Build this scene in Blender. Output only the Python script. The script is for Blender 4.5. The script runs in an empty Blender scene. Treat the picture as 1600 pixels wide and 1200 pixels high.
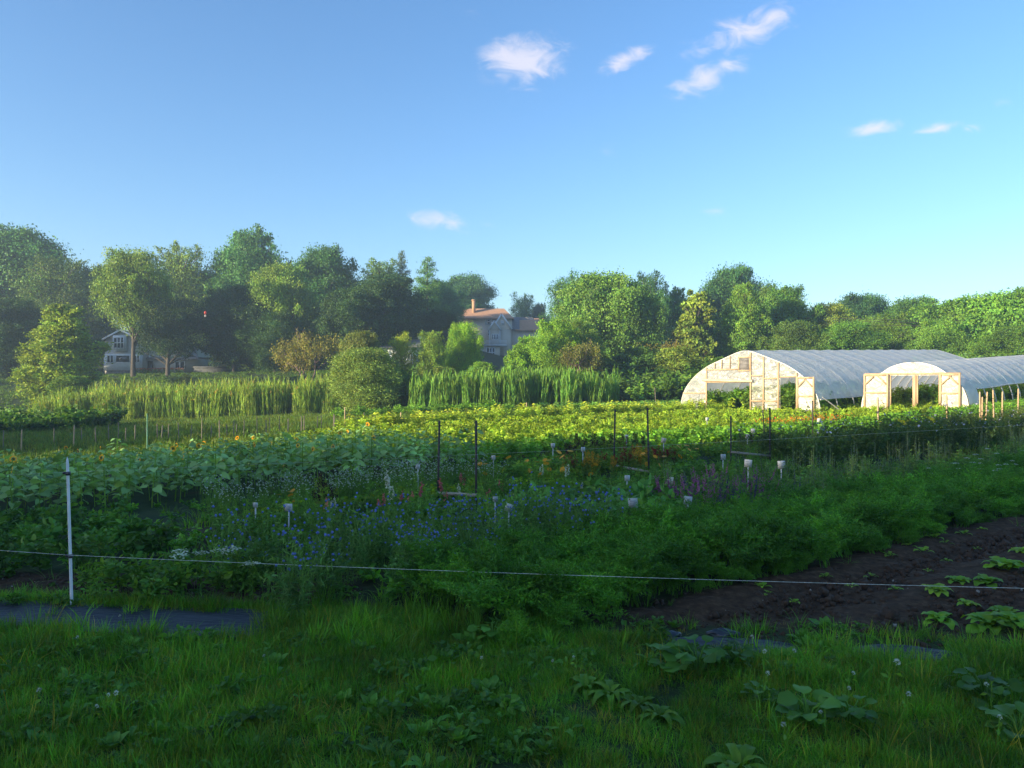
import bpy, math, random
import numpy as np
from mathutils import Vector, Matrix, Euler

SC = bpy.context.scene
R = math.radians
rng = np.random.default_rng(7)
random.seed(7)

# ------------------------------------------------------------------ camera, sky, sun
cam_d = bpy.data.cameras.new('camera')
cam = bpy.data.objects.new('camera', cam_d)
SC.collection.objects.link(cam)
cam.location = (0, 0, 1.65)
cam.rotation_euler = (R(90), 0, 0)
cam_d.sensor_width = 36; cam_d.lens = 27
cam_d.clip_start = .05; cam_d.clip_end = 5000
SC.camera = cam

SUN_EL = 11.5
SUN_DIR = Vector((-.86, -.51, 0)).normalized()
SUN_ROT = math.atan2(SUN_DIR.x, SUN_DIR.y)
CLOUDS = [  # px, py, rx, ry, angle (deg), strength
    (815, 95, 62, 40, 5, 1.15), (845, 85, 55, 30, 25, .7), (978, 92, 42, 15, 24, .95), (1165, 50, 95, 30, 20, .8), (1205, 28, 50, 22, 15, .9),
    (1110, 118, 75, 24, 28, .85), (1062, 150, 26, 14, 20, .6), (1362, 200, 48, 13, 10, .95), (1470, 200, 42, 11, 8, .85), (1510, 202, 26, 10, 5, .6),
    (1560, 163, 20, 9, 10, .55), (700, 346, 66, 16, -6, .8), (715, 350, 40, 10, -4, .5), (955, 237, 36, 12, 5, .38), (1285, 230, 30, 9, 5, .4), (1120, 330, 28, 8, 0, .3), (745, 22, 22, 12, 0, .3)]

def make_world():
    w = bpy.data.worlds.new('World'); SC.world = w; w.use_nodes = True
    nt = w.node_tree; N = nt.nodes; L = nt.links; N.clear()
    def m(op, a, b=None, c=None):
        n = N.new('ShaderNodeMath'); n.operation = op
        for i, q in enumerate((a, b, c)):
            if q is None: continue
            if isinstance(q, (int, float)): n.inputs[i].default_value = q
            else: L.new(q, n.inputs[i])
        return n.outputs[0]
    sky = N.new('ShaderNodeTexSky'); sky.sky_type = 'NISHITA'; sky.sun_disc = False
    sky.sun_elevation = R(SUN_EL); sky.sun_rotation = SUN_ROT
    sky.air_density = 1.0; sky.dust_density = 1.0; sky.ozone_density = 2.6; sky.altitude = 50
    tc = N.new('ShaderNodeTexCoord'); sp = N.new('ShaderNodeSeparateXYZ'); L.new(tc.outputs['Generated'], sp.inputs[0])
    yy = m('MAXIMUM', sp.outputs[1], .05)
    a = m('DIVIDE', sp.outputs[0], yy); b = m('DIVIDE', sp.outputs[2], yy)
    cb = N.new('ShaderNodeCombineXYZ'); L.new(a, cb.inputs[0]); L.new(b, cb.inputs[1])
    mp = N.new('ShaderNodeMapping'); mp.inputs['Scale'].default_value = (1, 1.7, 1); mp.inputs['Rotation'].default_value = (0, 0, R(-20)); L.new(cb.outputs[0], mp.inputs[0])
    nz = N.new('ShaderNodeTexNoise'); nz.inputs['Scale'].default_value = 21; nz.inputs['Detail'].default_value = 9; nz.inputs['Roughness'].default_value = .62; nz.inputs['Distortion'].default_value = .9
    L.new(mp.outputs[0], nz.inputs['Vector'])
    tot = None
    for px, py, rx, ry, an, st in CLOUDS:
        ca, sa = math.cos(R(an)), math.sin(R(an))
        cx, cy = (px-800)/1200, (600-py)/1200
        dx = m('SUBTRACT', a, cx); dy = m('SUBTRACT', b, cy)
        u = m('MULTIPLY_ADD', dx, ca, m('MULTIPLY', dy, sa)); v = m('MULTIPLY_ADD', dx, -sa, m('MULTIPLY', dy, ca))
        u = m('DIVIDE', u, rx/1200); v = m('DIVIDE', v, ry/1200)
        d = m('SQRT', m('MULTIPLY_ADD', u, u, m('MULTIPLY', v, v)))
        k = m('MULTIPLY', m('MAXIMUM', m('SUBTRACT', 1.22, m('MULTIPLY', d, .85)), 0), st)
        tot = k if tot is None else m('MAXIMUM', tot, k)
    s = m('MULTIPLY', m('ADD', m('SUBTRACT', nz.outputs[0], .5), -.01), 2.1)
    mask = m('ADD', tot, s)
    mr = N.new('ShaderNodeMapRange'); mr.interpolation_type = 'SMOOTHERSTEP'
    mr.inputs['From Min'].default_value = .12; mr.inputs['From Max'].default_value = 1.35; mr.inputs['To Max'].default_value = .72
    L.new(mask, mr.inputs[0])
    fr = m('MULTIPLY', mr.outputs[0], m('GREATER_THAN', sp.outputs[1], .1))
    fr = m('MULTIPLY', fr, m('MINIMUM', m('MULTIPLY', tot, 3), 1))
    hs = N.new('ShaderNodeHueSaturation'); hs.inputs['Hue'].default_value = SKY_HUE; hs.inputs['Saturation'].default_value = SKY_SAT; hs.inputs['Value'].default_value = 1
    L.new(sky.outputs[0], hs.inputs['Color'])
    mx = N.new('ShaderNodeMix'); mx.data_type = 'RGBA'; L.new(fr, mx.inputs[0]); vt = N.new('ShaderNodeVectorMath'); vt.operation = 'MULTIPLY'; vt.inputs[1].default_value = (.90, .915, .985); L.new(hs.outputs[0], vt.inputs[0]); L.new(vt.outputs[0], mx.inputs[6]); mx.inputs[7].default_value = CLOUD_COL
    bg = N.new('ShaderNodeBackground'); bg.inputs[1].default_value = SKY_STR
    L.new(mx.outputs[2], bg.inputs[0])
    out = N.new('ShaderNodeOutputWorld'); L.new(bg.outputs[0], out.inputs[0])
SKY_STR = .127; SKY_HUE = .5; SKY_SAT = 1.12; CLOUD_COL = (3.1, 2.9, 3.15, 1)
make_world()
sd = bpy.data.lights.new('sun', 'SUN'); sd.energy = 5.0; sd.angle = R(.55); sd.color = (1, .84, .56)
sun = bpy.data.objects.new('sun', sd); SC.collection.objects.link(sun)
sv = Vector((SUN_DIR.x*math.cos(R(SUN_EL)), SUN_DIR.y*math.cos(R(SUN_EL)), math.sin(R(SUN_EL))))
sun.rotation_euler = sv.to_track_quat('Z', 'Y').to_euler()
SC.view_settings.view_transform = 'Standard'; SC.view_settings.look = 'None'
SC.view_settings.exposure = 1.42; SC.view_settings.gamma = 1
SC.cycles.max_bounces = 7; SC.cycles.diffuse_bounces = 3; SC.cycles.glossy_bounces = 2
SC.cycles.transmission_bounces = 4; SC.cycles.transparent_max_bounces = 12; SC.cycles.volume_bounces = 0
SC.cycles.use_denoising = True
SC.cycles.sample_clamp_indirect = 4

# ------------------------------------------------------------------ terrain
def ss(a, b, x):
    t = np.clip((x-a)/(b-a), 0, 1); return t*t*(3-2*t)
def sp_(x, k=2.0):
    return np.logaddexp(0, x/k)*k
def fbm(x, y, seed=0, oct=4):
    r = np.random.default_rng(100+seed); out = 0.
    for o in range(oct):
        f = 2.0**o
        for j in range(5):
            th = r.uniform(0, 6.283); k = f*r.uniform(.7, 1.4)
            out = out + np.sin(k*(x*np.cos(th)+y*np.sin(th))+r.uniform(0, 6.283))*(.55**o)/5
    return out
def T(x, y):
    x = np.asarray(x, float); y = np.asarray(y, float)
    l = -1.7*(1-np.exp(-.06*sp_(-x-1)/1.7))*ss(3, 15, y)
    r = np.minimum(.048*sp_(x-13), 2.2)
    h = 4.1*ss(60, 92, y)*ss(5, -15, x)+6.0*ss(95, 142, y)*ss(45, 5, x)
    return l+r+h+.03*fbm(x*.5, y*.5, 1, 2)*ss(1, 12, y)
def uv2xy(u, v):
    return .8*u-.6*v, .6*u+.8*v
def xy2uv(x, y):
    return .8*x+.6*y, -.6*x+.8*y
def G(px, py):
    """ground point seen at photo pixel (px,py)"""
    a = (px-800)/1200; b = (600-py)/1200
    ys = np.concatenate([np.arange(1.5, 40, .02), np.arange(40, 140, .1)])
    f = 1.65+b*ys-T(a*ys, ys)
    i = np.argmax(f < 0) if (f < 0).any() else len(ys)-1
    y = ys[i]
    return Vector((a*y, y, float(T(a*y, y))))
def W(px, py, Y):
    return Vector(((px-800)/1200*Y, Y, 1.65+(600-py)/1200*Y))

# ------------------------------------------------------------------ mesh toolkit
class Geo:
    def __init__(s): s.v = []; s.f3 = []; s.f4 = []; s.c = []; s.m3 = []; s.m4 = []; s.n = 0
    def add(s, V, F, C, mi=0):
        V = np.asarray(V, np.float32).reshape(-1, 3); F = np.asarray(F, np.int64)
        C = np.asarray(C, np.float32)
        if C.ndim == 1: C = np.tile(C, (len(V), 1))
        (s.f3 if F.shape[1] == 3 else s.f4).append(F+s.n)
        (s.m3 if F.shape[1] == 3 else s.m4).append(np.full(len(F), mi, np.int32))
        s.v.append(V); s.c.append(C); s.n += len(V)
    def mesh(s, name, mats):
        me = bpy.data.meshes.new(name)
        V = np.concatenate(s.v); f3 = np.concatenate(s.f3) if s.f3 else np.zeros((0, 3), int); f4 = np.concatenate(s.f4) if s.f4 else np.zeros((0, 4), int)
        mi = np.concatenate((s.m3 or [])+(s.m4 or []))
        me.vertices.add(len(V)); me.vertices.foreach_set('co', V.ravel())
        loops = np.concatenate([f3.ravel(), f4.ravel()]).astype(np.int32)
        me.loops.add(len(loops)); me.loops.foreach_set('vertex_index', loops)
        st = np.concatenate([np.arange(len(f3))*3, len(f3)*3+np.arange(len(f4))*4]).astype(np.int32)
        me.polygons.add(len(st)); me.polygons.foreach_set('loop_start', st)
        me.polygons.foreach_set('material_index', mi)
        at = me.color_attributes.new('col', 'FLOAT_COLOR', 'POINT')
        C = np.concatenate(s.c); at.data.foreach_set('color', np.concatenate([C, np.ones((len(C), 1), np.float32)], 1).ravel())
        me.update(calc_edges=True)
        for m in (mats if isinstance(mats, (list, tuple)) else [mats]): me.materials.append(m)
        return me
    def obj(s, name, mats, parent=None, loc=None, smooth=False):
        me = s.mesh(name, mats)
        if smooth: me.polygons.foreach_set('use_smooth', np.ones(len(me.polygons), bool))
        o = bpy.data.objects.new(name, me); SC.collection.objects.link(o)
        if parent is not None: o.parent = parent
        if loc is not None: o.location = loc
        return o

def tag(o, label=None, cat=None, group=None, kind=None):
    if label: o['label'] = label
    if cat: o['category'] = cat
    if group: o['group'] = group
    if kind: o['kind'] = kind
    return o
def empty(name, loc, rz=0):
    o = bpy.data.objects.new(name, None); SC.collection.objects.link(o); o.location = loc; o.rotation_euler = (0, 0, rz); o.empty_display_size = .1
    return o
def copy_tree(o, parent=None):
    c = o.copy(); SC.collection.objects.link(c)
    if parent is not None: c.parent = parent
    for ch in list(o.children): copy_tree(ch, c)
    return c

def nrm(a): return a/np.maximum(np.linalg.norm(a, axis=-1, keepdims=True), 1e-9)
def rdir(n, up=0.0):
    d = rng.normal(size=(n, 3)); d[:, 2] += up; return nrm(d)
TPL = {
 'd': (np.array([[0,0,0],[.45,.5,.1],[1,0,-.06],[.45,-.5,.1]]), np.array([[0,1,2],[0,2,3]])),
 'b': (np.array([[0,0,0],[.3,0,.02],[.65,0,-.02],[1,0,-.18],[.12,.3,.1],[.4,.5,.1],[.75,.34,.0],[.12,-.3,.1],[.4,-.5,.1],[.75,-.34,.0]]),
       np.array([[0,4,1],[1,4,5],[1,5,2],[2,5,6],[2,6,3],[0,1,7],[1,8,7],[1,2,8],[2,9,8],[2,3,9]])),
 'h': (np.array([[0,0,0],[-.12,.28,.03],[.12,.52,.06],[.5,.46,0],[.8,.22,-.1],[1,0,-.25],[.8,-.22,-.1],[.5,-.46,0],[.12,-.52,.06],[-.12,-.28,.03],[.45,0,-.06]]),
       np.array([[0,1,10],[1,2,10],[2,3,10],[3,4,10],[4,5,10],[5,6,10],[6,7,10],[7,8,10],[8,9,10],[9,0,10]])),
}
_a = np.linspace(0, 2*np.pi, 9)[:-1]
TPL['disc'] = (np.concatenate([[[0,0,0]], np.stack([np.cos(_a), np.sin(_a), np.full(8, .12)], 1)]), np.array([[0, 1+i, 1+(i+1) % 8] for i in range(8)]))
def _grid(prof, wave, droop, K=7):
    V = []; F = []
    for i in range(K):
        t = i/(K-1); w = prof(t)
        for j, s in enumerate((-1, -.55, 0, .55, 1)): V.append([t*math.cos(droop*t*t), s*w, -math.sin(droop*t)*t*.8+.16*abs(s)*w+wave*math.sin(t*13+s*4)*abs(s)])
    for i in range(K-1):
        for j in range(4): a = i*5+j; F += [[a, a+1, a+6], [a, a+6, a+5]]
    return np.array(V), np.array(F)
TPL['w'] = _grid(lambda t: .5*(math.sin(math.pi*min(1, .06+.90*t**1.25))**.8)*(.35+.65*min(1, t*2.2)), .05, .8)
TPL['r'] = _grid(lambda t: .52*math.sqrt(max(0.02, 1-(2*t-1)**2)), .045, .35)
TPL['k'] = _grid(lambda t: .5*math.sin(math.pi*min(1, .1+.86*t))**.7, .05, 1.1)
TPL['oct'] = (np.array([[1,0,0],[-1,0,0],[0,1,0],[0,-1,0],[0,0,1],[0,0,-1]], float), np.array([[0,2,4],[2,1,4],[1,3,4],[3,0,4],[2,0,5],[1,2,5],[3,1,5],[0,3,5]]))

def inst(g, t, org, d, n, L, Wd, col, mi=0):
    Vt, F = TPL[t]; N = len(org)
    if N == 0: return
    d = nrm(np.asarray(d, float)); s = nrm(np.cross(d, n)+1e-6); n2 = np.cross(s, d)
    L = np.broadcast_to(np.asarray(L, float), (N,)); Wd = np.broadcast_to(np.asarray(Wd, float), (N,))
    V = org[:, None]+d[:, None]*(Vt[None, :, 0:1]*L[:, None, None])+s[:, None]*(Vt[None, :, 1:2]*Wd[:, None, None])+n2[:, None]*(Vt[None, :, 2:3]*L[:, None, None])
    K = len(Vt); FF = (F[None]+(np.arange(N)*K)[:, None, None]).reshape(-1, F.shape[1])
    col = np.broadcast_to(np.asarray(col, float), (N, 3))
    g.add(V.reshape(-1, 3), FF, np.repeat(col, K, 0), mi)
def vcol(c, n, var=.18, hue=.08):
    c = np.asarray(c, float); k = rng.uniform(1-var, 1+var, (n, 1)); h = rng.uniform(-hue, hue, (n, 1))
    return np.clip(c[None]*k*np.concatenate([1+h*2, 1+0*h, 1-h*1.5], 1), 0, 1)
def blades(g, base, L, lean, az, w, col, K=4, taper=.7, mi=0, tw=None):
    N = len(base); t = np.linspace(0, 1, K+1)
    L = np.broadcast_to(np.asarray(L, float), (N,))[:, None]; lean = np.broadcast_to(np.asarray(lean, float), (N,))[:, None]
    w = np.broadcast_to(np.asarray(w, float), (N,))
    hd = np.stack([np.cos(az), np.sin(az), 0*az], 1)
    ta = az+np.pi/2+(rng.uniform(-.8, .8, N) if tw is None else tw); sd_ = np.stack([np.cos(ta), np.sin(ta), 0*ta], 1)
    z = L*(t-.45*np.minimum(lean, 1.4)*t**2.2); h = L*lean*t**1.8*.8
    P = base[:, None]+hd[:, None]*h[..., None]; P[..., 2] += z
    ww = (w[:, None]*.5)*np.maximum(1-t**1.6, .02)**taper if taper > 0 else (w[:, None]*.5)*np.ones_like(t)
    A = P+sd_[:, None]*ww[..., None]; B = P-sd_[:, None]*ww[..., None]
    V = np.stack([A, B], 2).reshape(N, -1, 3)
    f = np.array([[2*i, 2*i+1, 2*i+3, 2*i+2] for i in range(K)])
    FF = (f[None]+(np.arange(N)*(2*K+2))[:, None, None]).reshape(-1, 4)
    col = np.broadcast_to(np.asarray(col, float), (N, 3))
    g.add(V.reshape(-1, 3), FF, np.repeat(col, 2*K+2, 0), mi)
    return P
def tube(g, pts, rad, col, sides=6, mi=0, cap=True):
    pts = np.asarray(pts, float); n = len(pts); rad = np.broadcast_to(np.asarray(rad, float), (n,))
    tg = nrm(np.gradient(pts, axis=0)); ref = np.array([0, 0, 1.]) if abs(tg[0][2]) < .9 else np.array([1., 0, 0])
    s = nrm(np.cross(tg, ref)); u = np.cross(s, tg)
    a = np.linspace(0, 2*np.pi, sides+1)[:-1]
    V = pts[:, None]+(s[:, None]*np.cos(a)[None, :, None]+u[:, None]*np.sin(a)[None, :, None])*rad[:, None, None]
    F = [[i*sides+j, i*sides+(j+1) % sides, (i+1)*sides+(j+1) % sides, (i+1)*sides+j] for i in range(n-1) for j in range(sides)]
    g.add(V.reshape(-1, 3), F, col, mi)
    if cap:
        for e, r_ in ((0, 0), (n-1, (n-1)*sides)):
            V2 = np.concatenate([V[e], pts[e:e+1]]); g.add(V2, [[j, (j+1) % sides, sides] for j in range(sides)], col, mi)
def box(g, c, sz, col, rz=0, mi=0, rot=None, bev=0):
    x, y, z = np.asarray(sz, float)/2
    V = np.array([[i, j, k] for i in (-x, x) for j in (-y, y) for k in (-z, z)])
    F = [[0,1,3,2],[4,6,7,5],[0,4,5,1],[2,3,7,6],[0,2,6,4],[1,5,7,3]]
    M = np.array((rot or Euler((0, 0, rz))).to_matrix())
    g.add(V@M.T+np.asarray(c, float), F, col, mi)
def beam(g, a, b, w, h, col, mi=0):
    a = np.asarray(a, float); b = np.asarray(b, float); d = b-a; Ln = np.linalg.norm(d)
    q = Vector(d).to_track_quat('X', 'Z'); M = np.array(q.to_matrix())
    V = np.array([[i, j, k] for i in (0, Ln) for j in (-w/2, w/2) for k in (-h/2, h/2)])
    F = [[0,1,3,2],[4,6,7,5],[0,4,5,1],[2,3,7,6],[0,2,6,4],[1,5,7,3]]
    g.add(V@M.T+a, F, col, mi)

# ------------------------------------------------------------------ materials
def newmat(name):
    m = bpy.data.materials.new(name); m.use_nodes = True; nt = m.node_tree; nt.nodes.clear(); return m, nt
def foliage(name, trans=.35, rough=.55, spec=.25, nscale=1.3, namt=.45, tint=(1, 1, 1), tcol=(1.25, 1.15, .45)):
    m, nt = newmat(name); N = nt.nodes; L = nt.links
    at = N.new('ShaderNodeAttribute'); at.attribute_name = 'col'
    oi = N.new('ShaderNodeObjectInfo'); geo = N.new('ShaderNodeNewGeometry')
    nz = N.new('ShaderNodeTexNoise'); nz.inputs['Scale'].default_value = nscale; nz.inputs['Detail'].default_value = 3
    L.new(geo.outputs['Position'], nz.inputs['Vector'])
    mr = N.new('ShaderNodeMapRange'); mr.inputs['From Min'].default_value = .3; mr.inputs['From Max'].default_value = .7
    mr.inputs['To Min'].default_value = 1-namt; mr.inputs['To Max'].default_value = 1+namt; L.new(nz.outputs[0], mr.inputs[0])
    r2 = N.new('ShaderNodeMapRange'); r2.inputs['To Min'].default_value = .78; r2.inputs['To Max'].default_value = 1.25; L.new(oi.outputs['Random'], r2.inputs[0])
    mm = N.new('ShaderNodeMath'); mm.operation = 'MULTIPLY'; L.new(mr.outputs[0], mm.inputs[0]); L.new(r2.outputs[0], mm.inputs[1])
    v1 = N.new('ShaderNodeVectorMath'); v1.operation = 'MULTIPLY'; L.new(at.outputs['Color'], v1.inputs[0]); L.new(oi.outputs['Color'], v1.inputs[1])
    v2 = N.new('ShaderNodeVectorMath'); v2.operation = 'SCALE'; L.new(v1.outputs[0], v2.inputs[0]); L.new(mm.outputs[0], v2.inputs['Scale'])
    v3 = N.new('ShaderNodeVectorMath'); v3.operation = 'MULTIPLY'; L.new(v2.outputs[0], v3.inputs[0]); v3.inputs[1].default_value = tint
    p = N.new('ShaderNodeBsdfPrincipled'); p.inputs['Roughness'].default_value = rough; p.inputs['Specular IOR Level'].default_value = spec
    L.new(v3.outputs[0], p.inputs['Base Color'])
    tr = N.new('ShaderNodeBsdfTranslucent'); v4 = N.new('ShaderNodeVectorMath'); v4.operation = 'MULTIPLY'; v4.inputs[1].default_value = tcol
    L.new(v3.outputs[0], v4.inputs[0]); L.new(v4.outputs[0], tr.inputs[0])
    mx = N.new('ShaderNodeMixShader'); mx.inputs[0].default_value = trans; L.new(p.outputs[0], mx.inputs[1]); L.new(tr.outputs[0], mx.inputs[2])
    o = N.new('ShaderNodeOutputMaterial'); L.new(mx.outputs[0], o.inputs[0])
    return m
def solid(name, c1, c2=None, scale=8, rough=.7, metal=0, spec=.4, stretch=(1, 1, 1), bump=0, coords='Object'):
    m, nt = newmat(name); N = nt.nodes; L = nt.links
    tc = N.new('ShaderNodeTexCoord'); mp = N.new('ShaderNodeMapping'); mp.inputs['Scale'].default_value = stretch; L.new(tc.outputs[coords], mp.inputs[0])
    nz = N.new('ShaderNodeTexNoise'); nz.inputs['Scale'].default_value = scale; nz.inputs['Detail'].default_value = 5; L.new(mp.outputs[0], nz.inputs['Vector'])
    mx = N.new('ShaderNodeMix'); mx.data_type = 'RGBA'; mx.inputs[6].default_value = (*c1, 1); mx.inputs[7].default_value = (*(c2 or [k*.75 for k in c1]), 1)
    mr = N.new('ShaderNodeMapRange'); mr.inputs['From Min'].default_value = .35; mr.inputs['From Max'].default_value = .65; L.new(nz.outputs[0], mr.inputs[0]); L.new(mr.outputs[0], mx.inputs[0])
    p = N.new('ShaderNodeBsdfPrincipled'); p.inputs['Roughness'].default_value = rough; p.inputs['Metallic'].default_value = metal; p.inputs['Specular IOR Level'].default_value = spec
    L.new(mx.outputs[2], p.inputs['Base Color'])
    if bump:
        b = N.new('ShaderNodeBump'); b.inputs['Strength'].default_value = bump; b.inputs['Distance'].default_value = .02; L.new(nz.outputs[0], b.inputs['Height']); L.new(b.outputs[0], p.inputs['Normal'])
    o = N.new('ShaderNodeOutputMaterial'); L.new(p.outputs[0], o.inputs[0]); return m
def streaky(name, col, lo, hi):
    m, nt = newmat(name); N = nt.nodes; L = nt.links
    tc = N.new('ShaderNodeTexCoord'); mp = N.new('ShaderNodeMapping'); mp.inputs['Scale'].default_value = (.9, .3, 1.7); mp.inputs['Rotation'].default_value = (0, R(24), 0); L.new(tc.outputs['Object'], mp.inputs[0])
    nz = N.new('ShaderNodeTexNoise'); nz.inputs['Scale'].default_value = 2.6; nz.inputs['Detail'].default_value = 2.5; nz.inputs['Distortion'].default_value = .9; L.new(mp.outputs[0], nz.inputs['Vector'])
    b = N.new('ShaderNodeBump'); b.inputs['Strength'].default_value = .6; b.inputs['Distance'].default_value = .2; L.new(nz.outputs[0], b.inputs['Height'])
    p = N.new('ShaderNodeBsdfPrincipled'); p.inputs['Base Color'].default_value = (*col, 1); p.inputs['Roughness'].default_value = .22; p.inputs['Specular IOR Level'].default_value = .8; L.new(b.outputs[0], p.inputs['Normal'])
    tl = N.new('ShaderNodeBsdfTranslucent'); tl.inputs[0].default_value = (*col, 1)
    tp = N.new('ShaderNodeBsdfTransparent'); m1 = N.new('ShaderNodeMixShader'); m1.inputs[0].default_value = .3; L.new(p.outputs[0], m1.inputs[1]); L.new(tl.outputs[0], m1.inputs[2])
    mr = N.new('ShaderNodeMapRange'); mr.interpolation_type = 'SMOOTHSTEP'; mr.inputs['From Min'].default_value = .30; mr.inputs['From Max'].default_value = .78; mr.inputs['To Min'].default_value = hi; mr.inputs['To Max'].default_value = lo; L.new(nz.outputs[0], mr.inputs[0])
    m2 = N.new('ShaderNodeMixShader'); L.new(mr.outputs[0], m2.inputs[0]); L.new(m1.outputs[0], m2.inputs[1]); L.new(tp.outputs[0], m2.inputs[2])
    o = N.new('ShaderNodeOutputMaterial'); L.new(m2.outputs[0], o.inputs[0]); return m
def film(name, transp, transl, col, scale=2.5, stretch=(1, 1, 1), bump=.5, rough=.25, wave=0):
    m, nt = newmat(name); N = nt.nodes; L = nt.links
    tc = N.new('ShaderNodeTexCoord'); mp = N.new('ShaderNodeMapping'); mp.inputs['Scale'].default_value = stretch; L.new(tc.outputs['Object'], mp.inputs[0])
    nz = N.new('ShaderNodeTexNoise'); nz.inputs['Scale'].default_value = scale; nz.inputs['Detail'].default_value = 4; nz.inputs['Distortion'].default_value = 1.2; L.new(mp.outputs[0], nz.inputs['Vector'])
    b = N.new('ShaderNodeBump'); b.inputs['Strength'].default_value = bump; b.inputs['Distance'].default_value = .25; L.new(nz.outputs[0], b.inputs['Height'])
    p = N.new('ShaderNodeBsdfPrincipled'); p.inputs['Base Color'].default_value = (*col, 1); p.inputs['Roughness'].default_value = rough; p.inputs['Specular IOR Level'].default_value = .8
    L.new(b.outputs[0], p.inputs['Normal'])
    tl = N.new('ShaderNodeBsdfTranslucent'); tl.inputs[0].default_value = (*col, 1); L.new(b.outputs[0], tl.inputs['Normal'])
    tp = N.new('ShaderNodeBsdfTransparent'); tp.inputs[0].default_value = (.92, .93, .93, 1)
    m1 = N.new('ShaderNodeMixShader'); m1.inputs[0].default_value = transl; L.new(p.outputs[0], m1.inputs[1]); L.new(tl.outputs[0], m1.inputs[2])
    m2 = N.new('ShaderNodeMixShader')
    mr = N.new('ShaderNodeMapRange'); mr.inputs['From Min'].default_value = .3; mr.inputs['From Max'].default_value = .7
    mr.inputs['To Min'].default_value = min(1, transp*1.2); mr.inputs['To Max'].default_value = transp*.7; L.new(nz.outputs[0], mr.inputs[0]); L.new(mr.outputs[0], m2.inputs[0])
    L.new(m1.outputs[0], m2.inputs[1]); L.new(tp.outputs[0], m2.inputs[2])
    o = N.new('ShaderNodeOutputMaterial'); L.new(m2.outputs[0], o.inputs[0]); return m

LEAF = foliage('leaf', tint=(2.55, 2.5, 1.05))
TREE = foliage('tree_leaf', trans=.3, nscale=.35, namt=.3, tint=(2.0, 1.75, 1.05))
GRASS = foliage('grass_blade', trans=.35, rough=.5, nscale=1.6, namt=.4, tint=(3.1, 3.2, .9))
FLOWER = foliage('flower_petal', trans=.3, nscale=5, namt=.12, tcol=(1, 1, 1))
BARK = solid('bark', (.09, .075, .06), (.045, .038, .03), 6, .9, stretch=(1, 1, .2), bump=.4)
WOOD = solid('raw_timber', (.50, .36, .22), (.38, .26, .15), 9, .75, stretch=(1, 1, .15))
GREYWOOD = solid('weathered_wood', (.22, .19, .15), (.13, .11, .09), 14, .85, stretch=(1, 1, .15))
STEEL = solid('steel_post_paint', (.05, .055, .06), (.09, .07, .06), 18, .6, .4)
GALV = solid('galvanised_pipe', (.62, .60, .55), (.5, .48, .44), 10, .45, .3)
WHITE = solid('white_plastic', (.78, .8, .82), (.68, .7, .72), 12, .5)
CARD = solid('card_paper', (.60, .62, .62), (.42, .43, .42), 14, .7)
LATH = solid('lath_wood', (.38, .34, .28), (.28, .25, .2), 12, .85)
BLACKP = solid('black_plastic', (.018, .022, .03), (.03, .036, .05), 6, .35, 0, .6, bump=.5)
FABRIC = solid('woven_fabric', (.026, .03, .04), (.01, .012, .018), 9, .6, 0, .4, bump=.8, stretch=(1, 3, 1))
STRING = solid('white_string', (.75, .78, .75), (.45, .5, .45), 60, .6)

# ------------------------------------------------------------------ scattering (one object, instances)
def scatter(name, protos, pts, scl, mat, label, cat, tilt=.12, rz=None, objcol=(1, 1, 1)):
    n = len(pts)
    col = bpy.data.collections.new(name+'_kinds')
    for i, g in enumerate(protos):
        me = g.mesh('%s_kind' % name, mat); o = bpy.data.objects.new('%s_kind' % name, me); o.color = (*objcol, 1); col.objects.link(o)
    me = bpy.data.meshes.new(name); me.vertices.add(n); me.vertices.foreach_set('co', np.asarray(pts, np.float32).ravel())
    rot = np.stack([rng.normal(0, tilt, n), rng.normal(0, tilt, n), rng.uniform(0, 6.283, n) if rz is None else rz], 1).astype(np.float32)
    a = me.attributes.new('rot', 'FLOAT_VECTOR', 'POINT'); a.data.foreach_set('vector', rot.ravel())
    sc_ = np.broadcast_to(np.asarray(scl, np.float32), (n,)); a = me.attributes.new('scl', 'FLOAT', 'POINT'); a.data.foreach_set('value', np.ascontiguousarray(sc_))
    a = me.attributes.new('idx', 'INT', 'POINT'); a.data.foreach_set('value', rng.integers(0, len(protos), n).astype(np.int32))
    o = bpy.data.objects.new(name, me); SC.collection.objects.link(o)
    ng = bpy.data.node_groups.new(name, 'GeometryNodeTree')
    ng.interface.new_socket('Geometry', in_out='INPUT', socket_type='NodeSocketGeometry'); ng.interface.new_socket('Geometry', in_out='OUTPUT', socket_type='NodeSocketGeometry')
    N = ng.nodes; L = ng.links
    gi = N.new('NodeGroupInput'); go = N.new('NodeGroupOutput'); ci = N.new('GeometryNodeCollectionInfo'); ci.inputs['Collection'].default_value = col
    ci.inputs['Separate Children'].default_value = True; ci.inputs['Reset Children'].default_value = True
    ip = N.new('GeometryNodeInstanceOnPoints'); ip.inputs['Pick Instance'].default_value = True
    def na(nm, ty):
        q = N.new('GeometryNodeInputNamedAttribute'); q.data_type = ty; q.inputs['Name'].default_value = nm; return q.outputs['Attribute']
    er = N.new('FunctionNodeEulerToRotation'); L.new(na('rot', 'FLOAT_VECTOR'), er.inputs[0])
    L.new(gi.outputs[0], ip.inputs['Points']); L.new(ci.outputs[0], ip.inputs['Instance']); L.new(na('idx', 'INT'), ip.inputs['Instance Index'])
    L.new(er.outputs[0], ip.inputs['Rotation']); L.new(na('scl', 'FLOAT'), ip.inputs['Scale']); L.new(ip.outputs[0], go.inputs[0])
    md = o.modifiers.new('scatter', 'NODES'); md.node_group = ng
    tag(o, label, cat, kind='stuff')
    return o
def vis(x, y, m=2.0): return (y > .8) & (np.abs(x) < .70*y+m)
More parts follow.
